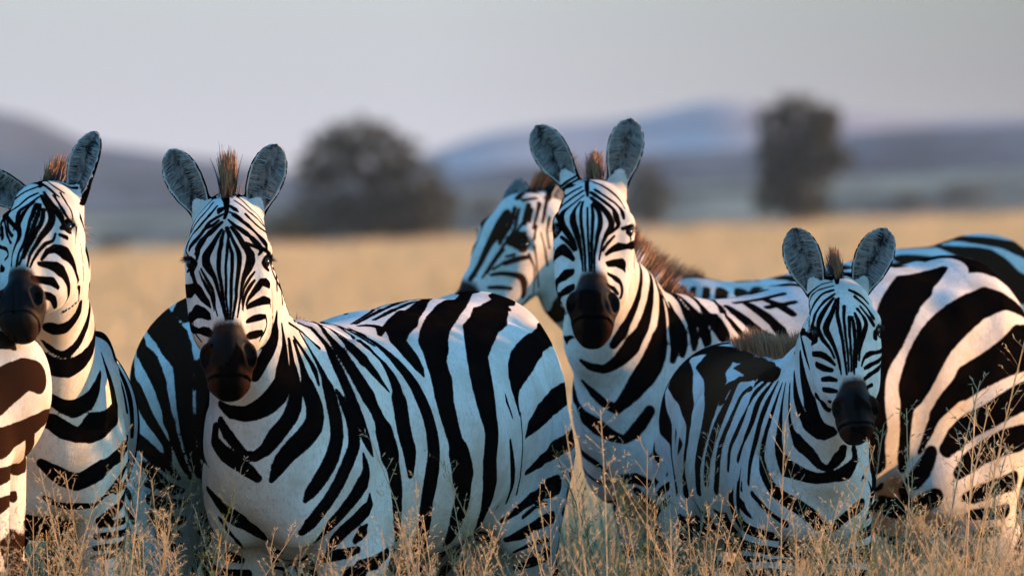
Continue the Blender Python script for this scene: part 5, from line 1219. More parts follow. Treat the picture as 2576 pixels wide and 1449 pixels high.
COATS['second'] = '''
b -606,-823,1660,126 -610,-818,1660,78
b -604,-810,1662,46 -606,-840,1660,50 -609,-869,1658,55 -610,-896,1652,60 -610,-920,1637,58 -609,-932,1626,43 -608,-944,1615,30
b -621,-957,1600,33 -624,-967,1590,38 -626,-977,1581,41 -627,-986,1570,42 -627,-992,1561,43 -627,-998,1552,43 -626,-1004,1543,44 -626,-1010,1533,45 -624,-1018,1524,45 -623,-1027,1515,44 -622,-1036,1506,43 -620,-1044,1496,41 -619,-1050,1486,40 -618,-1056,1476,39 -617,-1060,1466,39 -617,-1066,1456,39 -616,-1072,1447,41 -616,-1082,1438,43 -616,-1091,1429,40 -615,-1098,1420,35 -615,-1103,1412,32
b -629,-952,1600,31 -635,-959,1591,39 -641,-964,1582,48 -646,-971,1574,58 -649,-978,1561,94 -649,-986,1548,106 -647,-992,1539,101 -644,-1000,1529,97 -640,-1009,1518,94 -637,-1020,1508,88 -634,-1033,1497,77 -631,-1042,1485,65 -629,-1050,1473,57 -627,-1056,1461,52 -626,-1062,1448,52 -624,-1073,1436,34 -623,-1087,1424,30 -622,-1096,1412,27
b -618,-937,1618,23 -627,-940,1611,28 -637,-942,1603,34 -646,-943,1595,40 -655,-943,1589,46 -668,-947,1579,63 -677,-954,1570,79 -682,-960,1558,107 -682,-966,1545,117 -675,-976,1531,96 -666,-988,1518,90 -658,-999,1507,84 -651,-1012,1496,82 -645,-1028,1484,73 -640,-1041,1470,49
b -609,-980,1585,23 -609,-988,1575,24 -609,-996,1566,25 -609,-1002,1556,26 -609,-1009,1544,27 -609,-1015,1536,27 -608,-1022,1528,27 -608,-1030,1519,27 -608,-1039,1510,27 -608,-1047,1500,27 -607,-1054,1489,27 -607,-1059,1480,26 -607,-1063,1471,26 -606,-1068,1462,26 -606,-1075,1452,26 -605,-1086,1442,26 -605,-1098,1432,25 -604,-1104,1421,24 -604,-1109,1412,23
b -598,-973,1592,30 -596,-984,1583,35 -595,-992,1573,41 -594,-1000,1563,44 -594,-1005,1554,45 -595,-1010,1546,44 -595,-1017,1536,42 -596,-1026,1526,41 -596,-1034,1518,40 -597,-1042,1509,39 -597,-1050,1500,37 -598,-1056,1490,36 -598,-1061,1480,35 -598,-1065,1470,33 -598,-1070,1461,32 -598,-1078,1451,31 -598,-1089,1441,30 -598,-1100,1431,29 -598,-1106,1422,27 -598,-1110,1412,26
b -594,-969,1596,35 -588,-979,1588,48 -582,-986,1579,55 -577,-993,1570,61 -575,-999,1561,66 -574,-1005,1551,69 -574,-1012,1541,70 -575,-1019,1531,67 -578,-1029,1522,62 -581,-1039,1511,56 -583,-1047,1502,50 -584,-1054,1492,44 -586,-1059,1482,38 -587,-1063,1474,33 -589,-1069,1464,32 -591,-1078,1452,33 -591,-1086,1445,32 -591,-1096,1436,30 -591,-1104,1427,27 -591,-1108,1417,25 -591,-1112,1408,22
b -599,-950,1611,48 -592,-959,1605,61 -584,-966,1598,76 -577,-972,1592,89 -570,-978,1585,96 -561,-984,1575,97 -553,-988,1565,99 -548,-992,1556,100 -543,-995,1544,99 -544,-1001,1533,91 -548,-1009,1525,77 -554,-1020,1516,67 -559,-1032,1508,58 -563,-1041,1499,48 -567,-1049,1491,39 -570,-1055,1482,31 -572,-1060,1472,27 -574,-1065,1462,25 -576,-1073,1452,23 -578,-1085,1441,20
b -599,-934,1626,47 -590,-941,1619,62 -580,-948,1612,56 -571,-953,1606,64 -562,-958,1600,71 -552,-961,1592,73 -543,-963,1585,71 -536,-965,1578,71 -532,-974,1564,102 -529,-980,1552,104 -525,-982,1542,82 -526,-986,1533,52 -532,-994,1526,39 -542,-1008,1518,32 -552,-1022,1511,26
b -588,-927,1633,40 -579,-932,1628,47 -571,-936,1622,39 -562,-938,1616,43 -555,-940,1611,46 -545,-941,1604,48 -536,-939,1598,48 -529,-938,1592,50 -520,-942,1583,55 -514,-952,1574,58 -512,-961,1565,60 -510,-966,1555,43
b -669,-802,1639,46 -646,-822,1645,50 -630,-847,1652,55 -614,-869,1657,60 -595,-890,1656,31 -587,-902,1652,33 -578,-906,1649,35 -570,-909,1645,36 -562,-912,1641,38 -554,-913,1636,40 -546,-914,1630,41 -539,-914,1624,42 -532,-913,1618,42 -525,-912,1611,40 -519,-910,1603,38 -514,-910,1596,34 -509,-914,1588,29 -506,-928,1581,23
b -621,-923,1630,34 -630,-924,1624,37 -638,-923,1618,40 -647,-921,1613,43 -654,-918,1607,46 -664,-912,1600,50 -673,-904,1592,55 -680,-895,1585,58 -688,-864,1576,60 -692,-941,1566,58 -691,-952,1557,49 -688,-959,1548,38
b -625,-908,1641,31 -633,-908,1636,34 -642,-905,1632,38 -650,-901,1627,42 -658,-896,1622,46 -666,-888,1616,49 -674,-875,1610,53 -678,-871,1603,56 -681,-868,1596,58 -682,-881,1587,56 -689,-927,1573,53 -694,-936,1565,50 -698,-934,1560,47 -701,-935,1552,46 -702,-926,1530,60 -702,-914,1503,55 -700,-903,1475,50 -696,-892,1448,46
b -526,-751,1659,46 -553,-764,1660,50 -580,-778,1661,55 -607,-790,1662,60 -632,-802,1663,36 -639,-807,1659,33 -647,-810,1654,36 -655,-810,1649,52 -661,-808,1645,56 -668,-803,1639,48 -674,-797,1633,65 -673,-792,1626,58 -672,-798,1618,55 -678,-863,1604,50 -679,-875,1600,46 -683,-870,1591,45 -695,-933,1566,46 -694,-942,1564,46 -700,-933,1556,39 -700,-933,1555,31 -705,-914,1536,60 -702,-895,1516,55 -697,-875,1494,50 -694,-855,1472,46
b -675,-754,1690,46 -650,-759,1688,50 -636,-770,1685,55 -633,-788,1678,60 -639,-798,1671,27 -647,-800,1666,31 -654,-803,1662,32 -662,-803,1657,34 -669,-800,1652,35 -678,-794,1645,33 -685,-783,1641,31 -688,-783,1645,31 -696,-769,1657,60 -698,-761,1677,55 -695,-762,1701,50 -692,-767,1730,46
b -668,-869,1619,60 -679,-882,1595,67 -689,-895,1571,73 -702,-908,1549,79 -705,-918,1530,46 -703,-922,1526,79 -695,-928,1511,102 -700,-924,1504,79 -702,-926,1474,102 -701,-929,1444,94 -699,-932,1414,86 -697,-934,1385,77
b -514,-981,1526,46 -504,-973,1529,53 -496,-961,1530,58 -499,-975,1515,63
b -681,-986,1504,44 -673,-995,1498,46 -665,-1003,1491,48 -659,-1011,1485,51 -652,-1023,1476,51 -646,-1034,1467,39
b -678,-864,1376,95 -690,-885,1389,106 -696,-909,1405,116 -700,-933,1422,126 -701,-955,1437,50 -696,-983,1456,126 -677,-1003,1470,150 -658,-1023,1456,108 -648,-1038,1444,66
b -700,-965,1470,46 -700,-965,1474,38
b -680,-915,1343,128 -690,-941,1351,142 -695,-967,1361,155 -694,-993,1374,168 -688,-1014,1385,102 -670,-1034,1400,168 -652,-1049,1408,101
b -696,-888,1452,46 -698,-909,1432,50 -699,-931,1411,55 -698,-953,1391,60 -696,-975,1370,46 -693,-988,1360,54 -690,-999,1348,58 -687,-1006,1340,53 -683,-1011,1331,46 -679,-1012,1323,38
b -673,-924,1330,87 -682,-952,1330,96 -688,-979,1334,105 -687,-1007,1341,114 -681,-1031,1348,70 -663,-1056,1360,114 -650,-1068,1367,97
b -694,-882,1426,46 -696,-905,1406,50 -697,-928,1387,55 -696,-950,1367,60 -692,-973,1348,27 -689,-992,1340,28 -686,-994,1331,28 -683,-984,1322,29 -684,-998,1327,31 -678,-1009,1319,33 -673,-1006,1310,35 -666,-514,1292,38
b -559,-1058,1456,39 -550,-1048,1464,61 -541,-1035,1470,79 -522,-1010,1478,113 -501,-996,1478,71 -487,-973,1481,113 -482,-946,1483,104 -482,-917,1486,95 -485,-887,1490,86
b -535,-1007,1507,24 -542,-1021,1500,31 -549,-1035,1492,36 -556,-1044,1485,39 -562,-1053,1476,35 -567,-1060,1467,27
b -556,-1068,1430,76 -534,-1036,1433,103 -515,-1019,1430,163 -507,-1017,1411,38
b -554,-1083,1404,46 -543,-1063,1398,58 -534,-1054,1391,89 -525,-1048,1385,84 -519,-1045,1378,58 -515,-1045,1366,59 -515,-1045,1352,58 -518,-1046,1339,49 -523,-1122,1327,38
b -556,-1097,1375,46 -546,-1078,1368,54 -538,-1067,1362,75 -531,-1062,1355,57 -526,-1057,1349,37
b -492,-932,1515,23 -492,-967,1506,23 -491,-974,1497,23 -491,-978,1488,23 -491,-982,1479,23 -490,-983,1470,23
b -517,-528,1536,46 -500,-544,1521,50 -488,-561,1501,55 -480,-579,1479,60 -477,-596,1455,31 -477,-604,1446,31 -477,-609,1436,32 -477,-612,1427,33 -477,-613,1418,34
b -506,-349,1428,59 -494,-373,1438,65 -482,-398,1442,72 -471,-425,1439,78 -463,-450,1431,49 -458,-479,1417,78 -458,-515,1392,105 -461,-539,1366,125 -466,-556,1339,140 -475,-569,1315,148 -485,-580,1291,153 -497,-587,1266,155 -509,-590,1243,200 -521,-592,1224,172 -533,-592,1208,142
b -505,-326,1415,59 -487,-344,1426,65 -469,-364,1429,72 -453,-387,1425,78 -441,-409,1415,55 -431,-422,1401,78 -427,-457,1376,105 -429,-485,1347,146 -433,-505,1317,183 -440,-520,1288,218 -450,-532,1258,244 -465,-544,1231,252 -483,-554,1205,326 -501,-559,1182,276 -520,-561,1162,224 -541,-562,1147,179 -562,-561,1138,143 -600,-564,1146,139 -624,-564,1162,67
b -511,-349,1428,61 -485,-357,1431,67 -461,-368,1427,74 -440,-382,1415,80 -424,-395,1397,44 -412,-419,1371,80 -403,-425,1344,119 -398,-443,1312,153 -398,-457,1279,183 -400,-470,1247,212 -408,-484,1215,315 -417,-495,1182,346 -430,-506,1151,365 -447,-515,1123,345 -466,-521,1098,308 -482,-523,1074,259 -498,-522,1055,211 -525,-516,1028,151 -557,-509,1041,126 -589,-502,1070,140 -618,-502,1103,86
b -479,-376,1436,46 -454,-381,1425,50 -432,-387,1408,55 -416,-394,1386,60 -402,-401,1360,38 -395,-408,1342,47 -388,-410,1324,55 -381,-414,1306,67 -376,-422,1286,84 -372,-431,1266,104 -368,-440,1247,148 -366,-448,1228,143 -364,-456,1209,136 -363,-462,1193,127 -365,-469,1176,109 -369,-475,1161,89
b -378,-391,1322,55 -369,-402,1300,89 -359,-412,1278,126 -352,-424,1257,187 -345,-437,1231,181 -342,-447,1209,161 -342,-460,1177,89
b -412,-255,1343,59 -396,-278,1349,65 -380,-301,1348,71 -364,-323,1340,77 -351,-345,1327,55 -339,-367,1309,77 -328,-382,1291,135 -319,-397,1273,137 -314,-412,1256,129 -311,-424,1240,125 -309,-432,1225,117 -308,-441,1208,94 -309,-447,1193,66
b -410,-244,1341,55 -393,-265,1348,61 -375,-287,1349,67 -357,-309,1343,72 -340,-329,1332,49 -325,-350,1316,72 -310,-365,1301,97 -297,-383,1285,149 -288,-408,1266,136 -282,-424,1247,149 -277,-434,1231,151 -273,-441,1214,124 -271,-446,1199,85
b -350,-217,1338,83 -335,-242,1342,92 -321,-267,1340,101 -308,-292,1333,110 -296,-317,1322,67 -282,-338,1305,110 -267,-379,1289,155 -255,-410,1275,203 -239,-421,1252,220 -227,-424,1231,213 -217,-427,1204,102
b -280,-141,1323,82 -272,-169,1328,91 -263,-198,1329,100 -255,-226,1327,108 -246,-254,1321,55 -228,-297,1300,108 -211,-381,1279,153 -198,-382,1263,160 -185,-377,1246,158 -173,-374,1230,153 -159,-372,1211,138 -146,-373,1192,157
b -214,-263,1310,119 -191,-288,1292,156 -166,-306,1273,183 -149,-318,1258,189 -130,-326,1241,188 -113,-333,1225,247 -92,-343,1199,221 -76,-350,1176,186 -65,-359,1149,65
b -154,-221,1316,153 -130,-247,1300,172 -106,-265,1283,183 -86,-281,1265,172 -69,-295,1246,204 -48,-314,1214,147
b -115,-166,1332,86 -94,-185,1324,125 -72,-200,1315,153 -51,-217,1303,143 -30,-232,1289,119
b -641,-354,1127,162 -645,-374,1106,179 -645,-394,1084,196 -642,-413,1063,214 -634,-431,1043,119 -615,-452,1005,214 -579,-480,978,260 -557,-489,964,212 -535,-494,952,167 -503,-501,942,120 -476,-510,963,181 -455,-513,990,183 -433,-513,1022,155
b -626,-263,1007,107 -631,-281,984,118 -633,-301,963,129 -631,-322,942,141 -626,-342,923,119 -621,-335,906,141 -604,-380,891,153 -587,-404,880,143 -572,-416,870,119 -551,-422,854,55
b -615,-242,916,46 -619,-263,895,50 -620,-284,876,55 -615,-305,857,60 -604,-325,842,44 -593,-338,834,52 -583,-346,826,61 -572,-354,821,67 -560,-363,819,66 -547,-375,820,60 -534,-390,821,55
b -508,-455,833,131 -489,-476,834,148 -471,-488,834,167 -439,-492,823,127
b -597,-243,832,49 -592,-256,808,54 -583,-272,787,60 -568,-288,772,65 -550,-304,766,55 -535,-316,768,65 -521,-321,770,75 -507,-324,771,86
b -470,-471,802,119 -456,-467,787,119 -442,-454,773,119 -426,-330,755,119
b -543,-242,777,46 -529,-224,780,50 -524,-208,773,55 -527,-188,751,60 -528,-166,730,44 -528,-165,728,45 -528,-163,727,47 -518,-187,726,62 -509,-199,724,58 -498,-207,723,57 -488,-212,722,58 -478,-217,720,59
b -192,-224,1320,86 -170,-205,1323,93 -148,-189,1325,100 -126,-175,1329,105 -108,-164,1332,107 -90,-152,1336,106 -72,-142,1341,106 -54,-135,1345,105
b -100,-222,1308,105 -81,-210,1311,100 -62,-199,1315,95 -42,-190,1318,90 -23,-182,1322,86
b 408,178,1416,124 372,133,1396,295 344,80,1382,385 317,29,1367,572 292,-27,1339,531 272,-72,1306,549 260,-100,1278,541 250,-127,1250,520 241,-153,1223,488 231,-179,1197,437 221,-203,1171,373 213,-222,1144,325 207,-236,1116,313 204,-245,1087,321 203,-249,1057,331 203,-248,1024,351 205,-241,990,382 207,-227,956,399 209,-210,923,277 213,-181,889,244 218,-138,854,211
b 674,364,1255,192 660,339,1263,213 651,313,1273,233 642,286,1284,253 632,261,1294,211 603,204,1312,253 577,166,1325,295 536,132,1327,436 499,85,1313,436 471,31,1292,491 440,5,1270,529 413,-18,1248,535 388,-50,1224,548 369,-78,1198,571 353,-99,1170,581 337,-116,1140,585 322,-130,1109,578 306,-145,1076,545 295,-154,1042,338 290,-152,1006,290 289,-140,968,253 287,-126,940,239 285,-107,912,230 284,-91,887,211 281,-66,847,80
b 647,222,1203,549 626,178,1189,679 599,141,1174,595 576,116,1160,535 546,88,1143,487 517,64,1127,463 488,33,1111,472 462,0,1094,504 436,-30,1071,361 413,-51,1048,338 394,-65,1028,301 378,-72,1008,253 368,-71,985,188 358,-68,960,172 345,-67,931,111 331,-68,900,70
b 646,183,1058,412 617,139,1046,385 589,107,1032,380 560,85,1015,376 532,69,999,362 503,54,986,364 474,39,973,384 451,22,956,393 433,5,939,376 407,-25,906,236
b 624,149,936,390 599,123,931,376 574,102,924,369 546,83,912,343 518,65,898,312 492,44,881,293 469,20,865,283 441,-14,839,179
b 604,152,815,292 575,114,806,254 546,84,796,241 518,57,785,249 491,35,776,246 462,12,771,144
b 583,144,730,212 549,109,726,209 519,87,722,205 478,55,722,167
b 562,144,673,134 531,122,670,141 500,106,667,146
b 303,271,782,211 315,-68,818,240 338,-68,846,254 353,-61,873,226 365,-52,900,187
b 235,267,744,279 273,279,734,314 311,295,730,338 324,-34,746,288 348,-54,757,311 373,-53,771,286
w -562,-468,925,437 -535,-473,904,377 -508,-481,882,334
w -568,-538,1108,236 -557,-525,1087,232
w 476,32,1201,202 512,67,1208,202
'''
COATS['profile'] = '''
b -900,-494,1601,71 -903,-504,1585,88 -906,-511,1569,100 -910,-518,1556,88 -913,-529,1543,71
b -942,-498,1592,53 -945,-507,1577,63 -949,-516,1562,73 -953,-524,1549,74 -958,-532,1536,76 -968,-536,1524,93 -978,-538,1511,105 -983,-540,1498,78 -987,-542,1485,49
b -962,-508,1569,86 -968,-515,1558,98 -974,-521,1548,109 -981,-526,1537,116 -988,-529,1526,120 -994,-531,1516,121 -1000,-533,1504,114 -1007,-535,1493,94 -1013,-540,1482,69 -1020,-545,1469,53 -1026,-548,1457,48 -1033,-550,1444,45 -1039,-551,1432,43 -1045,-551,1420,41 -1051,-555,1409,39 -1056,-560,1398,35 -1061,-564,1388,33
b -929,-503,1588,40 -931,-508,1577,43 -934,-515,1566,47 -936,-520,1556,49 -938,-529,1544,45 -942,-537,1530,42 -946,-540,1523,41 -951,-541,1514,40 -956,-542,1506,40 -962,-543,1497,40 -968,-544,1488,39 -974,-544,1480,38 -980,-546,1471,37 -986,-548,1462,35 -993,-551,1453,34 -1000,-553,1443,32 -1005,-555,1435,31 -1011,-555,1427,30 -1016,-555,1418,29 -1022,-555,1409,29 -1028,-556,1400,28 -1033,-558,1391,27 -1039,-561,1382,26
b -987,-520,1543,89 -994,-523,1532,89 -1001,-526,1520,90 -1008,-527,1509,90 -1013,-530,1498,87 -1018,-534,1488,78 -1021,-539,1478,68 -1025,-543,1469,58 -1029,-547,1459,54 -1035,-549,1448,51 -1042,-549,1437,48 -1048,-549,1425,46 -1055,-551,1414,44
b -952,-545,1494,173 -929,-549,1494,276 -913,-546,1500,85
b -974,-547,1466,33 -981,-549,1458,33 -987,-551,1450,33 -994,-553,1442,33 -1000,-554,1433,32 -1006,-555,1424,31 -1013,-555,1414,29 -1019,-554,1404,28 -1026,-556,1395,26
b -971,-554,1425,61 -959,-556,1430,73 -945,-557,1435,82 -934,-555,1438,82 -923,-550,1441,79 -913,-545,1443,71 -897,-532,1443,33
b -1013,-554,1391,39 -999,-554,1394,47 -984,-554,1396,56 -966,-555,1395,63 -949,-553,1393,71 -934,-548,1390,86 -923,-540,1385,102 -916,-531,1375,122 -913,-524,1362,134 -914,-520,1347,101 -916,-515,1330,101
b -1019,-559,1354,49 -1009,-559,1354,53 -998,-559,1355,58 -987,-560,1354,61 -976,-559,1354,58 -964,-556,1352,52 -952,-550,1351,48
b -897,-482,1327,72 -906,-485,1317,72 -914,-485,1307,72 -923,-480,1298,72 -946,-475,1282,72 -972,-472,1271,66 -1000,-469,1264,60 -1029,-469,1263,55
b -884,-527,1478,34 -882,-523,1468,38 -881,-518,1457,33 -879,-513,1447,33 -878,-508,1436,33 -876,-503,1426,33 -876,-499,1415,33 -875,-494,1405,33 -874,-490,1394,33 -874,-486,1384,33 -873,-481,1375,33 -872,-475,1365,33 -871,-468,1356,33
b -900,-535,1453,50 -896,-530,1443,48 -891,-524,1434,48 -887,-516,1424,34 -884,-509,1414,33 -883,-504,1403,32 -883,-500,1391,33 -883,-497,1380,33 -884,-494,1369,33 -884,-490,1358,32 -885,-485,1349,30 -886,-478,1339,28 -887,-465,1330,26 -895,-444,1316,60 -911,-424,1310,55 -932,-404,1309,50 -954,-386,1311,46
b -865,-507,1517,33 -862,-505,1507,33 -859,-501,1498,33 -856,-496,1488,33 -854,-491,1478,33 -852,-486,1469,33 -850,-482,1459,33 -849,-479,1449,44 -848,-476,1440,42 -846,-473,1430,40 -845,-470,1420,38
b -868,-474,1604,80 -870,-485,1594,68 -873,-494,1583,57 -875,-500,1572,47 -878,-504,1562,41 -881,-509,1551,38 -884,-516,1540,38 -887,-528,1530,40
b -890,-500,1588,40 -892,-504,1578,38 -894,-508,1569,36 -895,-512,1559,35 -897,-518,1549,34
b -538,-234,1380,53 -520,-255,1384,59 -505,-278,1381,64 -491,-302,1372,70 -480,-324,1358,61 -474,-338,1346,70 -469,-349,1335,108
b -439,-310,1354,97 -437,-341,1331,94
b -407,-313,1352,92 -411,-342,1329,89
b -367,-315,1349,113 -370,-350,1322,119
b -320,-298,1343,203 -325,-378,1319,191
b -264,-261,1342,201 -266,-350,1317,178
b -211,-230,1348,178 -226,-265,1332,180 -242,-300,1314,133
b -164,-203,1354,112 -180,-234,1341,85 -195,-261,1328,81
b 229,240,1451,104 251,222,1461,115 273,204,1468,126 296,186,1473,136 319,167,1475,60 345,150,1476,136 379,117,1468,239 410,100,1461,307 448,87,1452,412 481,76,1440,491 511,63,1419,506 538,52,1396,491 560,48,1374,464 583,48,1354,561
b 233,3,1440,307 273,10,1440,265 313,16,1436,246 339,12,1427,280 366,6,1415,334 391,-6,1404,368 427,-30,1392,349 462,-34,1382,307
b 441,153,1490,83 467,142,1487,96 493,137,1483,108 519,137,1480,126 542,140,1476,157 577,148,1465,269 608,166,1454,368 628,179,1438,368 648,193,1421,339 666,207,1402,309 683,222,1383,280
b -916,-485,1614,72 -903,-480,1616,63 -890,-472,1618,55 -877,-461,1620,49
b -853,-333,1622,46 -848,-357,1633,50 -843,-384,1638,55 -842,-409,1635,60 -845,-434,1621,55 -847,-449,1610,55 -849,-466,1600,52 -852,-477,1588,51 -853,-483,1579,50 -855,-488,1569,51 -856,-492,1559,51 -858,-495,1549,48
b -877,-513,1536,51 -879,-521,1527,39 -881,-529,1517,39 -882,-533,1507,54 -884,-534,1498,51
b -910,-547,1517,40 -921,-549,1514,45 -932,-547,1511,50
b -942,-556,1453,39 -955,-555,1449,36 -968,-552,1446,33
b -994,-531,1517,45 -998,-532,1508,43 -1003,-534,1499,42 -1008,-537,1490,41 -1012,-540,1480,38 -1017,-544,1471,37 -1021,-548,1462,35 -1026,-550,1453,34
b -932,-475,1620,101 -916,-436,1637,101 -898,-430,1638,88 -877,-427,1637,72
b 227,102,1467,83 255,118,1470,105 286,126,1471,130 319,149,1474,157 349,197,1484,181 370,205,1490,208 390,252,1499,234 414,192,1499,246 438,174,1498,250 463,163,1497,249 488,158,1494,247 514,158,1492,246 539,164,1488,246 565,177,1484,246 592,210,1480,246 612,208,1462,246 631,224,1447,246 649,240,1430,226 666,257,1412,206 682,273,1392,187
b 188,-39,1418,157 212,-38,1419,157 238,-37,1418,157 259,-35,1416,157 281,-33,1414,157 304,-29,1411,157
b -968,-500,1576,135 -977,-509,1561,140 -986,-518,1546,143 -994,-524,1530,142 -1002,-527,1514,137 -1011,-531,1497,128 -1020,-539,1479,114 -1028,-546,1463,103 -1036,-549,1445,92 -1044,-550,1428,83 -1052,-552,1414,77 -1060,-559,1400,74 -1067,-564,1390,74 -1074,-566,1379,76
b -916,-524,1549,41 -922,-532,1540,44 -929,-540,1530,45 -935,-543,1523,42 -941,-544,1515,42 -948,-544,1506,41 -955,-544,1498,40
b -839,-481,1562,43 -841,-482,1551,46 -843,-482,1540,53 -844,-484,1528,40 -845,-484,1517,39 -844,-482,1506,38 -843,-479,1494,36 -841,-476,1483,35 -839,-472,1472,44
b -968,-554,1433,33 -978,-553,1427,32 -987,-553,1420,32 -997,-554,1414,32 -1006,-554,1408,32
'''
